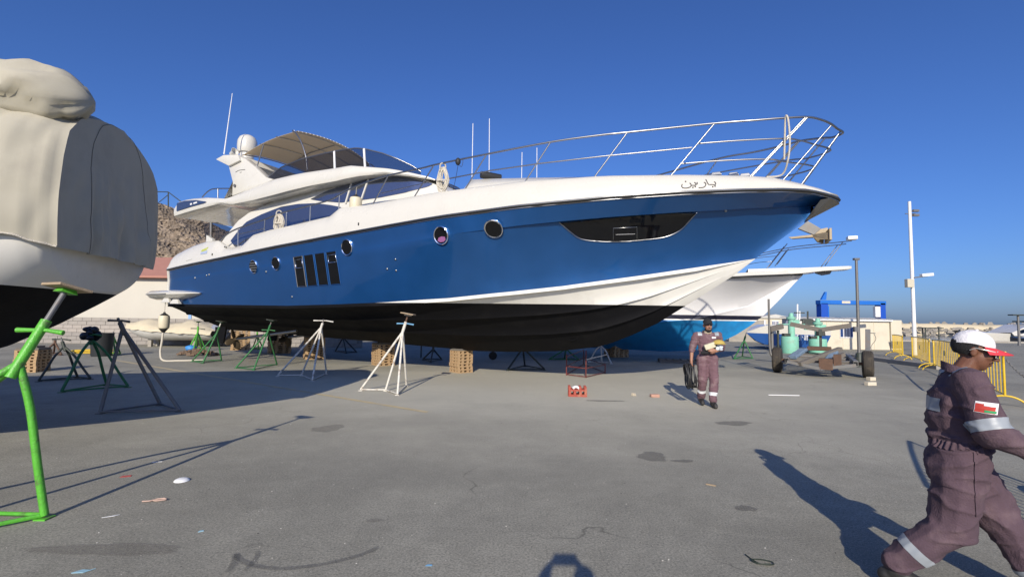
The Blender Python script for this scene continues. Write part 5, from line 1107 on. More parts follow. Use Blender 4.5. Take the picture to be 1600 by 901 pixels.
MB().bar((-.55,-1.1,.38), (.55,.4,.84), .15, .13).build('keel_plank', greywood, tr_, bevel=.01); MB().bar((.2,-.6,.48), (.62,-.2,.7), .12, .12).build('keel_plank', greywood, tr_)
MB().bar((-fs+.12,-.5,.54), (-fs+.42,.35,.78), .24, .09).build('bunk', mat('faded blue carpet', (.17,.24,.32), .95, noise=.3, nscale=14, bump=.6, bscale=60), tr_, bevel=.02, jitter=.01)
MB().bar((fs-.72,-.7,.48), (fs-.5,.2,.74), .20, .1).build('bunk', MATS['faded blue carpet'], tr_, bevel=.02, jitter=.01)
MB().box((fs-.75,-.95,.42), (.36,.3,.34)).build('winch', rust, tr_, bevel=.02); MB().box((fs-.45,-.9,.55), (.2,.25,.35)).build('bracket_plate', rust, tr_)
MB().box((-.05,2.4,.74), (.75,.5,.14)).build('support_block', rust, tr_, bevel=.02)
MB().bar((0,2.4,.7), (0,2.4,1.35), .09, .09).build('winch_post', darkst, tr_); MB().lathe([(.16,1.2),(.13,1.45)], 10, Matrix.Translation((0,2.4,0))).build('post_head', darkst, tr_)
MB().bar((-.95,2.35,1.62), (0,2.35,1.42), .14, .16).build('bow_cradle', greywood, tr_, bevel=.01); MB().bar((0,2.35,1.42), (.92,2.35,1.60), .14, .16).build('bow_cradle', greywood, tr_, bevel=.01)
P = [TL(x, y, -.3) for x, y in ((1201,467),(1202,520),(1203.5,548),(1208,558),(1218,564),(1228,566))]; MB().tube(smooth_path(P, 4), .034, 8).build('guide_post', galv, tr_, smooth=60)
P = [TL(x, y, .2) for x, y in ((1206,518),(1207,555))]; MB().tube(P, .05, 8).build('guide_post', galv, tr_, smooth=60)
a, b_ = TL(1203, 514, -.1), TL(1222, 509.5, .5); MB().bar(a, b_, .12, .17).build('guide_board', greywood, tr_, bevel=.01)
a, b_ = TL(1215.5, 516, .5), TL(1216, 545, .5); MB().tube([a, b_], .04, 8).build('guide_post', darkst, tr_, smooth=60)
a, b_ = TL(1356, 514, .6), TL(1356, 560, .6); MB().bar(a, b_, .13, .13).build('guide_post', greyst, tr_)
a = TL(1365, 520, .6); MB().tube(smooth_path([a, a+Vector((.05,0,-.2)), a+Vector((-.08,0,-.45)), a+Vector((.0,0,-.7))]), .008, 5).tube([a+Vector((-.15,0,0)), a+Vector((.05,0,-.01))], .012, 5).build('wire', greyst, tr_)
for px, py, s_, lab, nm in ((1361,594,(.2,.14,.1),'pale timber chock against the trailer wheel','wheel_chock'), (1360,601.5,(.28,.12,.09),'loose pale timber offcut on the ground by the trailer wheel','timber_offcut')):
    c = G(px, py); MB().box((c.x, c.y, s_[2]/2), s_, rz=.2).build(nm, mat('pale softwood', (.62,.55,.42), .85, noise=.15, nscale=8), label=lab, cat='timber', bevel=.006)
# ================================================================== LITTER
def chip(name, label, px, py, pts, h, m_, rz=0., cat='litter', bend=0.):
    c = G(px, py); M = Matrix.Rotation(rz, 3, 'Z'); n = len(pts); P = [c+M@Vector((x, y, .004+abs(x)*bend)) for x, y in pts]
    MB().add(P, [tuple(range(n))]).build(name, m_, solid=h, fixn=True, label=label, cat=cat)
c = G(284, 751); MB().lathe([(.001,.03),(.04,.027),(.062,.016),(.07,.004),(.066,.001)], 18, Matrix.Translation((c.x, c.y, 0))).build('plastic_dish', white_p, smooth=60, label='white domed plastic lid lying upside down on the asphalt', cat='lid')
chip('paper_scrap', 'white triangular scrap of paper on the asphalt', 172, 807, [(-.05,-.02),(.055,.03),(.03,.0)], .003, white_p, .2)
chip('red_scrap', 'flattened red and white can on the asphalt', 196, 744, [(-.04,-.02),(.05,-.01),(.045,.03),(-.035,.025)], .012, mat('red foil', (.45,.06,.04), .4), .3)
chip('paper_scrap', 'thin white strip of card lying above the red flattened can', 245, 721.5, [(-.05,-.006),(.05,.004),(.05,.016),(-.04,.008)], .003, white_p, .2)
chip('blue_scrap', 'larger torn piece of pale blue tape lying on the asphalt', 128, 893, [(-.05,-.02),(-.01,.02),(.04,.012),(.06,.03),(.02,-.02)], .004, mat('torn blue tape', (.3,.5,.58), .6), .1)
chip('blue_scrap', 'tiny bright blue flake alone on the grey asphalt', 670, 883, [(-.022,-.008),(.024,-.004),(.02,.012),(-.01,.012)], .003, mat('sky flake', (.16,.36,.55), .6), .0)
chip('blue_scrap', 'pale blue flake near the dark curved scuff marks', 314, 829.5, [(-.018,-.012),(.02,-.004),(.012,.014),(-.01,.012)], .004, MATS['torn blue tape'], .4)
c = G(242, 783); MB().tube(smooth_path([c+Vector((x, y, .012)) for x, y in ((-.09,-.03),(-.03,-.015),(.0,.03),(.06,.04),(.08,.02),(.02,-.01),(-.02,.01),(.05,.05))], 5), .006, 5).build('string_scrap', mat('pink string', (.52,.36,.28), .8), smooth=60, label='tangle of pinkish string on the asphalt', cat='string')
c = G(1187, 877); MB().tube(smooth_path([c+Vector((x, y, .012)) for x, y in ((-.06,.08),(-.05,.02),(-.02,-.05),(.06,-.06),(.07,-.02),(.0,.01),(-.06,.0),(-.03,-.05),(.05,-.05))], 5), .004, 5).build('wire_scrap', mat('dark green wire', (.02,.03,.018), .6), smooth=60, label='loop of dark wire lying on the asphalt near the walking man', cat='wire')
c = G(1023, 620); MB().box((c.x, c.y, .032), (.19,.10,.064), rz=.1).build('brick_piece', mat('pinkish brick', (.45,.26,.19), .9, noise=.2, nscale=14), bevel=.012, jitter=.004, label='single pinkish brick on the asphalt beside the walking worker', cat='brick')
c = G(990, 618); MB().box((c.x, c.y, .03), (.10,.08,.06), rz=.6, taper=.7).build('mortar_lump', mat('pale mortar lump', (.48,.42,.31), .95, noise=.2, nscale=14), bevel=.01, jitter=.006, label='pale broken lump of mortar between the red block and the brick', cat='rubble')
c = G(1225, 617.5); MB().bar(c+Vector((-.35,.02,.008)), c+Vector((.35,0,.008)), .03, .012).build('plastic_strip', white_p, label='thin white plastic strip on the asphalt by the trailer shadow', cat='strip')
c = G(1111, 758); MB().bar(c+Vector((-.04,.03,.006)), c+Vector((.04,-.02,.006)), .015, .01).build('wood_splinter', wood, label='small wood splinter on the open asphalt', cat='splinter')
# specks of grit and paint flakes
rg = random.Random(21); m = MB(); m2_ = MB()
for k in range(900):
    y = 2.2+11*rg.random()**1.6; x = rg.uniform(-.95,.8)*y*1.15; s_ = rg.uniform(.002,.006)*(1+.05*y); (m if rg.random() < .7 else m2_).box((x, y, s_*.2), (s_*rg.uniform(.7,2), s_, s_*.5), rz=rg.uniform(0,3), taper=.6)
m.build('grit', mat('pale grit', (.60,.57,.50), .9), kind='stuff'); m2_.build('dark_grit', mat('dark grit', (.05,.048,.045), .9), kind='stuff')
# ================================================================== PEOPLE
def ico(c, r, sub=2):
    bm = bmesh.new(); bmesh.ops.create_icosphere(bm, subdivisions=sub, radius=1)
    vs = [Vector(c)+Vector((v.co.x*r[0], v.co.y*r[1], v.co.z*r[2])) for v in bm.verts]; fs = [[v.index for v in f.verts] for f in bm.faces]; bm.free(); return vs, fs
def blob(prims, voxel, name, smooth_it=4, fold=0., fscale=(9,9,4), seed=0, fine=0.):
    """union of tapered limbs and ellipsoids grown into one continuous surface"""
    bm = bmesh.new()
    for p in prims:
        if p[0] == 'c':                                                   # tapered limb
            _, a, ra, b, rb = p; pts = []
            for c, r in ((a, ra), (b, rb)):
                r = r if hasattr(r, '__len__') else (r, r, r); pts += ico(c, r, 2)[0]
            vs = [bm.verts.new(v) for v in pts]; ret = bmesh.ops.convex_hull(bm, input=vs)
            dead = [g for g in ret['geom_interior'] if isinstance(g, bmesh.types.BMVert)]; bmesh.ops.delete(bm, geom=dead, context='VERTS')
        else:
            _, c, r = p[:3]; Mx = p[3] if len(p) > 3 else None; v_, f_ = ico((0,0,0), r, 3); vs = [bm.verts.new(Vector(c)+(Mx@v if Mx else v)) for v in v_]
            for f in f_: bm.faces.new([vs[i] for i in f])
    me = bpy.data.meshes.new('tmp'); bm.to_mesh(me); bm.free(); o = bpy.data.objects.new('tmp', me); COL.objects.link(o)
    md = o.modifiers.new('r', 'REMESH'); md.mode = 'VOXEL'; md.voxel_size = voxel
    out = bpy.data.meshes.new_from_object(o.evaluated_get(bpy.context.evaluated_depsgraph_get())); bpy.data.objects.remove(o); out.name = name
    bm = bmesh.new(); bm.from_mesh(out)
    for _ in range(smooth_it): bmesh.ops.smooth_vert(bm, verts=bm.verts, factor=.5, use_axis_x=True, use_axis_y=True, use_axis_z=True)
    if fold:
        bm.normal_update(); S = Vector(fscale)
        for v in bm.verts:
            q = Vector((v.co.x*S.x, v.co.y*S.y, v.co.z*S.z))+Vector((seed, seed*.7, 0)); d_ = mnoise.noise(q)+.3*mnoise.noise(q*2.1); v.co += v.normal*(d_*fold+fine*((1-min(1, 2.6*abs(mnoise.noise(Vector((q.x*.9+q.z*.5, q.y*.9, q.z*1.9-q.x*.8))))))**2-.35)*1.6)
    bm.to_mesh(out); bm.free()
    for p in out.polygons: p.use_smooth = True
    return out
def V(*a): return Vector(a)
def hand(wrist, fdir, palm_n, curl=.5, side=1):
    """palm, four unequal bent fingers and a thumb from the palm's side"""
    f = Vector(fdir).normalized(); n = Vector(palm_n); n = (n-f*n.dot(f)).normalized(); s_ = f.cross(n)*side; w_ = Vector(wrist); pr = []
    pr.append(('c', w_, .026, w_+f*.045, .030)); 
    for k in range(4): pr.append(('c', w_+f*.02+s_*(-.018+.012*k), .017, w_+f*.088+s_*(-.033+.022*k), .0125))
    for k, L_ in enumerate((.062,.076,.080,.068)):
        b = w_+f*.088+s_*(-.033+.022*k); a1 = curl*.7; d1 = f*math.cos(a1)+n*math.sin(a1); p1 = b+d1*L_*.45; a2 = curl*1.7; d2_ = f*math.cos(a2)+n*math.sin(a2); p2q = p1+d2_*L_*.32; a3 = curl*2.3; d3 = f*math.cos(a3)+n*math.sin(a3)
        pr += [('c', b, .0105, p1, .0095), ('c', p1, .0095, p2q, .0088), ('c', p2q, .0088, p2q+d3*L_*.28, .0078)]
    tb = w_+f*.03+s_*.03; t1 = tb+(s_*.6+f*.6+n*.4).normalized()*.04; pr += [('c', tb, .014, t1, .0115), ('c', t1, .0115, t1+(f*.8+n*.5+s_*.1).normalized()*.032, .0095)]
    return pr
def headp(c, fw, up, k=1.):
    """skull, jaw, nose, brow, ears, neck root; fw = where the face looks"""
    fw = Vector(fw).normalized(); up = (Vector(up)-fw*Vector(up).dot(fw)).normalized(); lf = up.cross(fw); M = Matrix((fw, lf, up)).transposed()
    P = lambda x, y, z: Vector(c)+M@Vector((x*k, y*k, z*k))
    pr = [('e', P(-.012,0,.035), (.095*k,.074*k,.088*k), M), ('e', P(.028,0,-.03), (.064*k,.060*k,.085*k), M), ('c', P(.055,0,-.085), .026*k, P(.02,0,-.07), .045*k), ('e', P(.078,0,.022), (.018*k,.052*k,.014*k), M),
          ('c', P(.092,0,.012), .009*k, P(.112,0,-.026), .0135*k), ('e', P(.098,.012,-.030), (.011*k,.010*k,.009*k), M), ('e', P(.098,-.012,-.030), (.011*k,.010*k,.009*k), M), ('c', P(.088,.022,-.056), .0075*k, P(.088,-.022,-.056), .0075*k), ('c', P(.087,.016,-.067), .008*k, P(.087,-.016,-.067), .008*k),
          ('e', P(.06,.035,-.015), (.03*k,.024*k,.03*k), M), ('e', P(.06,-.035,-.015), (.03*k,.024*k,.03*k), M)]
    for s_ in (1, -1): pr += [('e', P(-.008,.076*s_,-.005), (.018*k,.009*k,.031*k), M), ('e', P(-.012,.080*s_,.008), (.016*k,.007*k,.016*k), M)]
    return pr, P, M
def skin_mat(name, col):
    m = mat(name, col, .52, noise=.1, nscale=25, bump=.1, bscale=120); m.node_tree.nodes['Principled BSDF'].inputs['Subsurface Weight'].default_value = .08; return m
cover_m = mat('faded plum coverall', (.088,.054,.068), .95, noise=.25, nscale=5, dirt=(.165,.112,.118), dscale=5, damt=.55, bump=.35, bscale=110)
cover_m2 = mat('dusty plum coverall', (.155,.085,.098), .95, noise=.22, nscale=5, dirt=(.29,.215,.205), dscale=6, damt=.6, bump=.35, bscale=110)
refl = mat('grey reflective tape', (.30,.325,.345), .45, noise=.12, nscale=20)
boot_m = mat('black work boot', (.022,.021,.02), .6, noise=.3, nscale=20, dirt=(.1,.09,.075), dscale=10, damt=.5)
black_cloth = mat('black cap cloth', (.016,.015,.017), .9)
def cap_mesh(P, M, k, crown_m, brim_m, parent, brim_len=.075, dz=.045):
    rows = []
    for i in range(9):
        t_ = math.pi/2*i/8; rows.append([P(-.012+.103*math.cos(t_)*math.cos(a), .083*math.cos(t_)*math.sin(a), dz+.090*math.sin(t_)+(.006*math.sin(a*3) if i == 0 else 0)) for a in np.linspace(0, 2*math.pi, 29)[:-1]])
    cp = MB().grid(rows, close=True).build('cap', crown_m, parent, smooth=60, solid=.004)
    rows = []
    for u in np.linspace(0, 1, 6): rows.append([P(-.012+(.100+brim_len*u*(1-.12*(2*abs(j/14-.5))**2))*math.cos(a), (.081+.012*u)*math.sin(a), dz-.002-.016*u-.030*abs(math.sin(a))**2*u) for j, a in enumerate(np.linspace(-1.15, 1.15, 15))])
    MB().grid(rows).build('cap_brim', brim_m, cp, smooth=60, solid=.005)
    MB().ell(P(-.012,0,dz+.092), (.009,.009,.006), n=8, m=6).build('cap_button', crown_m, cp, smooth=60); return cp
def tape(name, m_, parent, src, planes, off=.004, rip=None):
    """strip of cloth cut from the coverall between planes (point, inward normal) and raised off it"""
    bm = bmesh.new(); bm.from_mesh(src.data); bm.normal_update()
    for co, no in planes:
        bmesh.ops.bisect_plane(bm, geom=bm.verts[:]+bm.edges[:]+bm.faces[:], dist=1e-6, plane_co=co, plane_no=-Vector(no), clear_outer=True)
    if not bm.faces: bm.free(); return None
    bm.normal_update()
    for v in bm.verts: v.co += v.normal*(off+(rip(v.co) if rip else 0))
    me = bpy.data.meshes.new(name); bm.to_mesh(me); bm.free()
    for p in me.polygons: p.use_smooth = True
    return link(name, me, m_, parent)
def band(src, a, b, name, m_, parent, r=.17, off=.004):                   # reflective tape round a limb
    a, b = Vector(a), Vector(b); d_ = (b-a).normalized(); u = d_.orthogonal().normalized(); v = d_.cross(u); pl = [(a, d_), (b, -d_)]
    for w_ in (u, -u, v, -v): pl.append((a-w_*r, w_))
    return tape(name, m_, parent, src, pl, off)
def boot(root, ankle, toe, m_=boot_m, up=None):
    a, t_ = Vector(ankle), Vector(toe); d_ = t_-a; d_.z *= 1; h = Vector((d_.x, d_.y, 0)).normalized(); fl = (t_-a)
    heel = a-h*.05+Vector((0,0,-.055)); me = blob([('c', a+Vector((0,0,.05))+h*.01, .055, a+Vector((0,0,-.02)), .060), ('c', a+Vector((0,0,-.03)), .052, t_-h*.05+Vector((0,0,.012)), .044), ('c', heel, .045, t_-h*.04, .040), ('c', heel+h*.02+Vector((0,0,-.015)), .04, t_-h*.03+Vector((0,0,-.008)), .04)], .008, 'boot', 3)
    return link('boot', me, m_, root)
# ---- man in the white and red cap, striding across on the right
pv = AT(1497, 720, 3.05); HD = R(-33)
man = thing('person', 'man in white and red cap and plum coverall striding past with head bowed', 'person', (pv.x, pv.y, 0), HD)
S = 1.0
J = {k: Vector(v)*S for k, v in dict(pel=(0,0,.84), sp=(.005,0,1.02), ch=(.015,0,1.20), nk=(.045,0,1.375), rs=(.03,-.195,1.31), ls=(.03,.195,1.305), re=(.10,-.275,1.05), rw=(.34,-.235,.93), le=(-.03,.27,1.05), lw=(.02,.25,.80), rh=(-.01,-.10,.83), lh=(.01,.10,.83), rk=(-.06,-.11,.45), ra=(-.34,-.12,.145), lk=(.20,.11,.46), la=(.40,.11,.11)).items()}
hd = V(.095,0,1.495)*S; fw = V(.93,-.06,-.22); hp, P, Mh = headp(hd, fw, (0,0,1), 1.0)
skin1 = skin_mat('brown skin', (.17,.072,.040))
bp_ = hp+[('c', J['nk'], .058, hd+V(-.01,0,-.05), .056), ('c', J['ch'], (.09,.13,.1), J['nk'], .06), ('c', J['pel'], (.09,.13,.09), J['ch'], (.09,.14,.1))]
for s_ in 'rl': bp_ += [('c', J[s_+'s'], .05, J[s_+'e'], .04), ('c', J[s_+'e'], .04, J[s_+'w'], .027), ('c', J[s_+'h'], .07, J[s_+'k'], .05), ('c', J[s_+'k'], .05, J[s_+'a'], .035)]
bp_ += [('c', J['ch'], .07, J['rs'], .05), ('c', J['ch'], .07, J['ls'], .05)]
bp_ += hand(J['rw'], (.9,.15,-.35), (0,.6,-.7), .55, -1)+hand(J['lw'], (.3,0,-1), (0,-1,0), .5, 1)
link('body', blob(bp_, .0058, 'body', 2), skin1, man)
cp_ = [('c', J['pel']+V(0,0,-.02), (.150,.180,.10), J['sp'], (.135,.172,.10)), ('c', J['sp'], (.150,.182,.10), J['ch'], (.152,.20,.12)), ('c', J['ch']+V(-.015,0,.03), (.115,.17,.09), J['nk']+V(-.03,0,-.03), (.075,.09,.04)),
       ('c', J['ch']+V(0,0,.06), .10, J['rs'], .078), ('c', J['ch']+V(0,0,.06), .10, J['ls'], .078), ('c', J['rs'], .092, J['re'], .080), ('c', J['re'], .082, J['rw']+(J['re']-J['rw'])*.12, .060), ('c', J['ls'], .082, J['le'], .070), ('c', J['le'], .072, J['lw']+(J['le']-J['lw'])*.12, .050),
       ('c', J['pel']+V(0,0,-.10), .13, V(.03,0,.56), .085), ('c', J['rh'], .145, J['rk'], .112), ('c', J['rk'], .106, J['ra']+V(.02,0,.03), .098), ('c', J['lh'], .145, J['lk'], .112), ('c', J['lk'], .106, J['la']+V(0,0,.03), .098), ('c', J['rh']+V(-.05,0,.0), .105, J['rk']+V(0,0,.25), .10), ('e', J['pel']+V(-.05,0,.0), (.11,.15,.11)), ('e', J['pel']+V(-.01,0,.13), (.145,.18,.035))]
man_c = link('coverall', blob(cp_, .0085, 'coverall', 3, .020, (5,5,6), 2, .008), cover_m, man)
# collar, tapes, flag patch, belt seam
rows = []
for u in np.linspace(0, 1, 4): rows.append([J['nk']+V(-.02,0,-.025)+V((.088-.012*u)*math.cos(a)-.012*u, (.098-.016*u)*math.sin(a), .055*u-.03*math.cos(a)-.008) for a in np.linspace(.35, 2*math.pi-.35, 25)])
MB().grid(rows).build('collar', cover_m, man, smooth=60, solid=.006)
ar = (J['re']-J['rs']); a0 = J['rs']+ar*.99; fa = J['rw']-J['re']
band(man_c, J['re']-ar*.24, J['re']-ar*.02, 'sleeve_tape', refl, man, .12)
sh = (J['ra']-J['rk']); band(man_c, J['rk']+sh*.56, J['rk']+sh*.69, 'leg_tape', refl, man, .15)
sh = (J['la']-J['lk']); band(man_c, J['lk']+sh*.62, J['lk']+sh*.75, 'leg_tape', refl, man, .15)
le_ = J['le']-J['ls']; band(man_c, J['le']-le_*.24, J['le']-le_*.02, 'sleeve_tape', refl, man, .12)
bv = None
def drape(name, pts_uv, m_, off=.004, parent=man, src=man_c, dirv=(0,1,0), org=None, thick=.003):
    """patch laid on the cloth: grid of points cast onto the coverall"""
    from mathutils.bvhtree import BVHTree
    me = src.data; tree = BVHTree.FromPolygons([v.co for v in me.vertices], [p.vertices[:] for p in me.polygons]); rows = []
    for r_ in pts_uv:
        row = []
        for p in r_:
            h = tree.ray_cast(Vector(p), Vector(dirv).normalized()); q = h[0]; n_ = h[1]
            if q is None: q, n_, _, _ = tree.find_nearest(Vector(p))
            row.append(q-Vector(dirv).normalized()*off)
        rows.append(row)
    return MB().grid(rows).build(name, m_, parent, smooth=60)
def quad(c, u, v, nu=8, nv=6): return [[Vector(c)+Vector(u)*(i/nu-.5)+Vector(v)*(j/nv-.5) for i in range(nu+1)] for j in range(nv+1)]
fc = J['rs']+ar*.46+V(.015,-.3,0); uu, v_ = V(.085,0,-.006), V(.012,0,.052)
drape('flag_patch', quad(fc, uu*1.14, v_*1.16), white_p, .003)
drape('flag_red', quad(fc+V(-.006,0,-.004), uu*.98, v_*.9), mat('flag red', (.50,.05,.035), .8), .0045)
drape('flag_white', quad(fc+uu*.16+v_*.33, uu*.66, v_*.28), white_p, .006)
drape('flag_green', quad(fc+uu*.20-v_*.36, uu*.60, v_*.24), mat('flag green', (.03,.28,.10), .8), .006)
for sg in (-1, 1): tape('shoulder_tape', refl, man, man_c, [(V(-.055+J['ch'].x,0,0), V(1,0,0)), (V(.01+J['ch'].x,0,0), V(-1,0,0)), (V(0,sg*.07,0), V(0,sg,0)), (V(0,sg*.215,0), V(0,-sg,0)), (V(0,0,1.29), V(0,0,1))], .004)
tape('back_tape', refl, man, man_c, [(V(0,-.14,0), V(0,1,0)), (V(0,.14,0), V(0,-1,0)), (V(0,0,1.12), V(0,0,1)), (V(0,0,1.20), V(0,0,-1)), (V(J['ch'].x-.03,0,0), V(-1,0,0))], .004)
tape('hip_pocket', cover_m, man, man_c, [(V(0,-.05,0), V(0,-1,0)), (V(-.06,0,0), V(-1,0,0)), (V(0,0,.70), V(0,0,1)), (V(0,0,.84), V(0,0,-1))], .006)
tape('side_seam', cover_m, man, man_c, [(V(.03,0,0), V(1,0,0)), (V(.045,0,0), V(-1,0,0)), (V(0,-.06,0), V(0,-1,0)), (V(0,0,.55), V(0,0,1)), (V(0,0,.92), V(0,0,-1))], .006)
tape('chest_pocket', cover_m, man, man_c, [(V(0,-.15,0), V(0,1,0)), (V(0,-.04,0), V(0,-1,0)), (V(0,0,1.13), V(0,0,1)), (V(0,0,1.22), V(0,0,-1)), (V(J['ch'].x+.06,0,0), V(1,0,0))], .008)
wst = J['pel'].z+.085; tape('waist_gather', cover_m, man, man_c, [(V(0,0,wst-.022), V(0,0,1)), (V(0,0,wst+.026), V(0,0,-1)), (V(0,-.21,0), V(0,1,0)), (V(0,.21,0), V(0,-1,0))], .004, lambda c: .007*math.sin(math.atan2(c.y, c.x-.02)*38))
hair = mat('black hair', (.008,.007,.007), .7, bump=.6, bscale=200)
m = MB(); m.grid([[P(-.016+(.100)*math.cos(t_)*math.cos(a), .080*math.cos(t_)*math.sin(a), .03+.092*math.sin(t_)) for a in np.linspace(1.35, 2*math.pi-1.35, 23)] for t_ in np.linspace(-.75, .5, 10)]).build('hair', hair, man, smooth=60, solid=.006)
cpw = mat('white cap cloth', (.74,.72,.72), .85, noise=.05, nscale=12, bump=.3, bscale=60)
cap_mesh(P, Mh, 1, cpw, mat('red cap brim', (.62,.04,.055), .8), man, .085, .038)
gl = MB()
for s_ in (1, -1): gl.tube([P(.094,.062*s_,.016), P(.05,.080*s_,.020), P(-.005,.084*s_,.020), P(-.03,.083*s_,.0)], [.006,.005,.004,.003], 6)
gl.build('spectacle_arms', mat('silver spectacle frame', (.62,.60,.52), .3, metal=.6), man, smooth=60)
for s_ in (1, -1):
    rows = [[P(.112-.26*y*y*12*.1-.020*abs(y/.066)**2, y*s_, z) for y in np.linspace(.008, .064, 8)] for z in np.linspace(-.014, .026, 5)]; ln = MB().grid(rows).build('lens', glass_dark, man, smooth=60, solid=.002)
    MB().tube([rows[0][j] for j in range(8)]+[rows[k][7] for k in range(1, 5)]+[rows[4][j] for j in range(6, -1, -1)]+[rows[k][0] for k in range(3, 0, -1)], .0032, 5, closed=True).build('lens_rim', MATS['silver spectacle frame'], ln, smooth=60)
m = MB()
for s_ in (1, -1): m.tube([P(.095,.002*s_,-.046), P(.090,.022*s_,-.050), P(.078,.034*s_,-.058)], [.005,.005,.002], 6)
m.build('moustache', hair, man, smooth=60)
boot(man, J['ra']+V(.0,0,-.02), J['ra']+V(.165,.0,-.10)); boot(man, J['la']+V(0,0,-.005), J['la']+V(.205,0,-.055))
# ---- bearded worker walking towards the camera with coil and books
fp = G(1106, 634); wk = thing('person', 'bearded man in dusty plum coverall and black cap walking with armful of things', 'person', (fp.x, fp.y, 0), R(-96))
J = {k: Vector(v) for k, v in dict(pel=(0,0,.93), sp=(.01,0,1.08), ch=(.02,0,1.26), nk=(.03,0,1.44), rs=(.02,-.205,1.385), ls=(.02,.205,1.385), re=(-.03,-.285,1.12), rw=(.03,-.315,.885), le=(-.02,.285,1.13), lw=(.23,.10,1.09), rh=(0,-.095,.92), lh=(0,.095,.92), rk=(.03,-.10,.50), ra=(-.16,-.085,.14), lk=(.10,.09,.50), la=(.13,.06,.11)).items()}
hd = V(.05,0,1.575); hp, P, Mh = headp(hd, (.99,.05,-.02), (0,0,1), 1.04); skin2 = skin_mat('light brown skin', (.34,.17,.105))
bp_ = hp+[('c', J['nk'], .055, hd+V(-.01,0,-.05), .055), ('c', J['ch'], (.09,.14,.1), J['nk'], .06), ('c', J['pel'], (.09,.13,.09), J['ch'], (.09,.14,.1)), ('c', J['ch'], .07, J['rs'], .05), ('c', J['ch'], .07, J['ls'], .05)]
for s_ in 'rl': bp_ += [('c', J[s_+'s'], .05, J[s_+'e'], .043), ('c', J[s_+'e'], .043, J[s_+'w'], .029), ('c', J[s_+'h'], .07, J[s_+'k'], .05), ('c', J[s_+'k'], .05, J[s_+'a'], .035)]
bp_ += hand(J['rw'], (.15,.0,-1), (0,1,0), .95, -1)+hand(J['lw'], (.25,-.95,.2), (-1,-.2,0), .55, 1)
link('body', blob(bp_, .0062, 'body', 2), skin2, wk)
cp_ = [('c', J['pel']+V(0,0,-.02), (.125,.165,.10), J['sp'], (.112,.160,.10)), ('c', J['sp'], (.118,.165,.10), J['ch'], (.125,.19,.12)), ('c', J['ch']+V(-.01,0,.04), (.105,.17,.08), J['nk']+V(-.02,0,-.04), (.07,.085,.04)), ('c', J['ch']+V(0,0,.08), .09, J['rs'], .075), ('c', J['ch']+V(0,0,.08), .09, J['ls'], .075),
       ('c', J['rs'], .078, J['re'], .068), ('c', J['re'], .068, J['re']+(J['rw']-J['re'])*.18, .066), ('c', J['ls'], .078, J['le'], .068), ('c', J['le'], .068, J['le']+(J['lw']-J['le'])*.3, .062), ('c', J['rh'], .115, J['rk'], .09), ('c', J['rk'], .09, J['ra']+V(.01,0,.02), .078), ('c', J['lh'], .115, J['lk'], .09), ('c', J['lk'], .09, J['la']+V(0,0,.04), .078)]
wk_c = link('coverall', blob(cp_, .0105, 'coverall', 3, .016, (6,6,7), 8, .006), cover_m2, wk)
rows = [[J['nk']+V(-.01,0,-.045)+V((.092-.008*u)*math.cos(a), (.105-.008*u)*math.sin(a), .055*u-.035*math.cos(a)) for a in np.linspace(.5, 2*math.pi-.5, 23)] for u in (0,.5,1)]; MB().grid(rows).build('collar', cover_m2, wk, smooth=60, solid=.006)
MB().grid([[J['nk']+V((.072+.006*math.sin(a*7))*math.cos(a)+.005, .075*math.sin(a), -.02+.05*u+.006*math.sin(a*9)) for a in np.linspace(0, 2*math.pi, 25)[:-1]] for u in (0,.3,.6,1)], close=True).build('scarf', mat('tan scarf', (.42,.34,.24), .9, noise=.3, nscale=30), wk, smooth=60)
for sg in (-1, 1): tape('shoulder_tape', refl, wk, wk_c, [(V(0,sg*.12,0), V(0,sg,0)), (V(0,sg*.20,0), V(0,-sg,0)), (V(0,0,1.38), V(0,0,1))], .004)
drape('chest_label', quad(V(.5,.10,1.345), V(0,.085,0), V(0,0,.032)), white_p, .005, wk, wk_c, (-1,0,0))
drape('chest_pocket', quad(V(.5,-.10,1.25), V(0,.13,0), V(0,0,.04)), cover_m2, .010, wk, wk_c, (-1,0,0))
for s_ in 'rl':
    k = .62 if s_ == 'l' else .56; sh = J[s_+'a']-J[s_+'k']; band(wk_c, J[s_+'k']+sh*(k-.08), J[s_+'k']+sh*(k+.08), 'leg_tape', mat('bright reflective tape', (.75,.76,.76), .4), wk, .11)
cap_mesh(P, Mh, 1, black_cloth, black_cloth, wk, .055, .055)
beard = [('e', P(.058,0,-.095), (.036,.048,.034), Mh), ('e', P(.025,.048,-.065), (.035,.018,.048), Mh), ('e', P(.025,-.048,-.065), (.035,.018,.048), Mh), ('c', P(.092,.022,-.050), .008, P(.092,-.022,-.050), .008)]
link('beard', blob(beard, .007, 'beard', 2, .004, (60,60,60)), hair, wk)
for s_ in (1, -1):
    MB().ell(P(.086,.031*s_,.014), (.014,.028,.020), Mh, 12, 8).build('sunglass_lens', mat('brown sunglasses', (.035,.014,.008), .15), wk, smooth=60)
    MB().tube([P(.088,.056*s_,.018), P(.0,.083*s_,.014)], .004, 5).build('sunglass_arm', rubber, wk)
MB().tube([P(.1,-.012,.018), P(.1,.012,.018)], .004, 5).build('sunglass_bridge', rubber, wk)
boot(wk, J['ra']+V(0,0,-.0), J['ra']+V(.18,-.01,-.085)); boot(wk, J['la'], J['la']+V(.2,0,-.065))
WM = Matrix.Translation((fp.x, fp.y, 0))@Matrix.Rotation(R(-96), 4, 'Z')
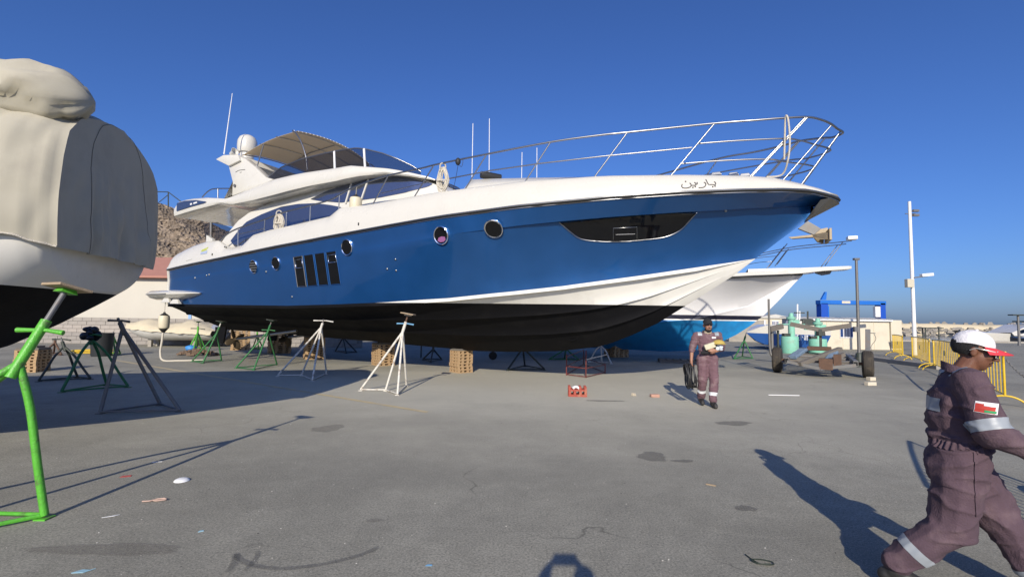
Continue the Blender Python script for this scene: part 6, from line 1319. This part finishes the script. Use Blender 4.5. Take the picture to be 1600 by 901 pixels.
# black cable coil in the hanging hand
m = MB(); rr = random.Random(4); hc = V(.05,-.34,.60); P_ = []
for k in range(9):
    a0 = rr.uniform(0, 6); wy_ = rr.uniform(-.085,.085); rx = .145*rr.uniform(.85,1.05); rz_ = .235*rr.uniform(.88,1.05)
    for a in np.linspace(0, 2*math.pi, 21)[:-1]: P_.append(WM@(hc+V(rx*math.sin(a), wy_+.02*math.sin(a*2+k)-.10*math.cos(a)*.25, rz_*math.cos(a)-.02)))
m.tube(smooth_path(P_, 2), .013, 6).build('cable_coil', mat('black cable', (.018,.018,.019), .55), smooth=60, label='coil of black cable carried in the bearded man\'s hanging hand', cat='cable')
# armful: sponge block, folded cap, rag, black bag
MB().box(WM@V(.225,-.02,1.185), (.20,.09,.105), rot=Matrix.Rotation(R(-8), 4, 'Z')@Matrix.Rotation(R(-20), 4, 'Y')).build('sponge_block', mat('cream sponge', (.62,.57,.40), .95, noise=.15, nscale=20, bump=.6, bscale=60), bevel=.015, smooth=50, label='cream sponge block held against the bearded man\'s chest', cat='sponge')
rows = [[WM@V(.19+.085*math.cos(t_)*math.cos(a), .16+.115*math.cos(t_)*math.sin(a), 1.235+.075*math.sin(t_)) for a in np.linspace(0, 2*math.pi, 25)[:-1]] for t_ in np.linspace(0, math.pi/2, 8)]
hat = thing('folded_hat', 'mustard cloth hat tucked under the bearded man\'s bent arm', 'hat', (0,0,0)); mus = mat('mustard cloth', (.46,.34,.08), .9, noise=.15, nscale=14)
MB().grid(rows, close=True).build('crown', mus, hat, smooth=60, solid=.004); MB().grid([[WM@V(.20+(.088+.05*u)*math.cos(a), .16+(.118+.02*u)*math.sin(a), 1.235-.012*u) for a in np.linspace(0, 2*math.pi, 25)[:-1]] for u in (0,1)], close=True).build('brim', mus, hat, smooth=60, solid=.004)
rm = [('e', WM@V(.20+rr.uniform(-.03,.03), .17+rr.uniform(-.06,.06), 1.15+rr.uniform(-.03,.03)), (rr.uniform(.03,.05),)*3) for _ in range(9)]
link('cloth_rag', blob(rm, .01, 'cloth_rag', 2, .02, (25,25,25)), mat('pale blue white rag', (.60,.66,.70), .9, noise=.3, nscale=18), label='crumpled pale rag held below the mustard hat', cat='rag')
rm = [('c', WM@V(.16,-.14,1.05), .035, WM@V(.18,.06,1.07), .04), ('c', WM@V(.17,-.04,1.09), .04, WM@V(.18,-.10,1.10), .03)]
link('black_pouch', blob(rm, .01, 'black_pouch', 2, .01, (25,25,25)), black_cloth, label='limp black pouch pressed to the bearded man\'s waist', cat='pouch')
# ---- photographer behind the camera, whose shadow falls on the ground
ph = thing('person', 'person standing behind the viewpoint with both hands raising a phone', 'person', (0, -.29, 0), R(90))
J = dict(pel=V(-.02,0,.93), ch=V(0,0,1.27), nk=V(.0,0,1.44), hd=V(.05,-.10,1.60), rs=V(0,-.2,1.38), ls=V(0,.2,1.38), re=V(.08,-.25,1.27), le=V(.08,.25,1.27), rw=V(.235,-.115,1.575), lw=V(.235,.13,1.57), rk=V(0,-.1,.5), lk=V(0,.1,.5), ra=V(-.03,-.11,.1), la=V(-.03,.11,.1))
hp, P, Mh = headp(J['hd'], (1,0,0), (0,0,1), 1.); bp_ = hp+[('c', J['nk'], .055, J['hd'], .06), ('c', J['ch'], (.09,.14,.1), J['nk'], .06), ('c', J['pel'], (.09,.13,.09), J['ch'], (.09,.14,.1))]
for s_ in 'rl': bp_ += [('c', J['ch']+V(0,0,.05), .08, J[s_+'s'], .06), ('c', J[s_+'s'], .055, J[s_+'e'], .05), ('c', J[s_+'e'], .052, J[s_+'w'], .042), ('c', J['pel'], .09, J[s_+'k'], .06), ('c', J[s_+'k'], .06, J[s_+'a'], .04)]
bp_ += hand(J['rw'], (.12,.35,.9), (-.3,1,0), .5, 1)[:20]+hand(J['lw'], (.12,-.35,.9), (-.3,-1,0), .5, -1)[:20]
link('body', blob(bp_, .009, 'body', 2), skin2, ph)
cl = [('c', J['pel'], (.12,.16,.1), J['ch'], (.12,.18,.12)), ('c', J['ch'], (.12,.17,.12), J['nk']+V(0,0,-.05), .08)]
for s_ in 'rl': cl += [('c', J['ch']+V(0,0,.05), .1, J[s_+'s'], .075), ('c', J[s_+'s'], .075, J[s_+'e'], .065), ('c', J['pel'], .12, J[s_+'k'], .09), ('c', J[s_+'k'], .09, J[s_+'a']+V(0,0,.05), .07)]
link('clothes', blob(cl, .014, 'clothes', 2, .01), mat('navy work clothes', (.03,.04,.07), .9), ph)
boot(ph, J['ra'], J['ra']+V(.19,0,-.06)); boot(ph, J['la'], J['la']+V(.19,0,-.06))
MB().box((0,-.020,1.655), (.163,.009,.080)).build('phone', rubber, bevel=.004, label='dark phone held sideways at eye height behind the viewpoint', cat='phone')
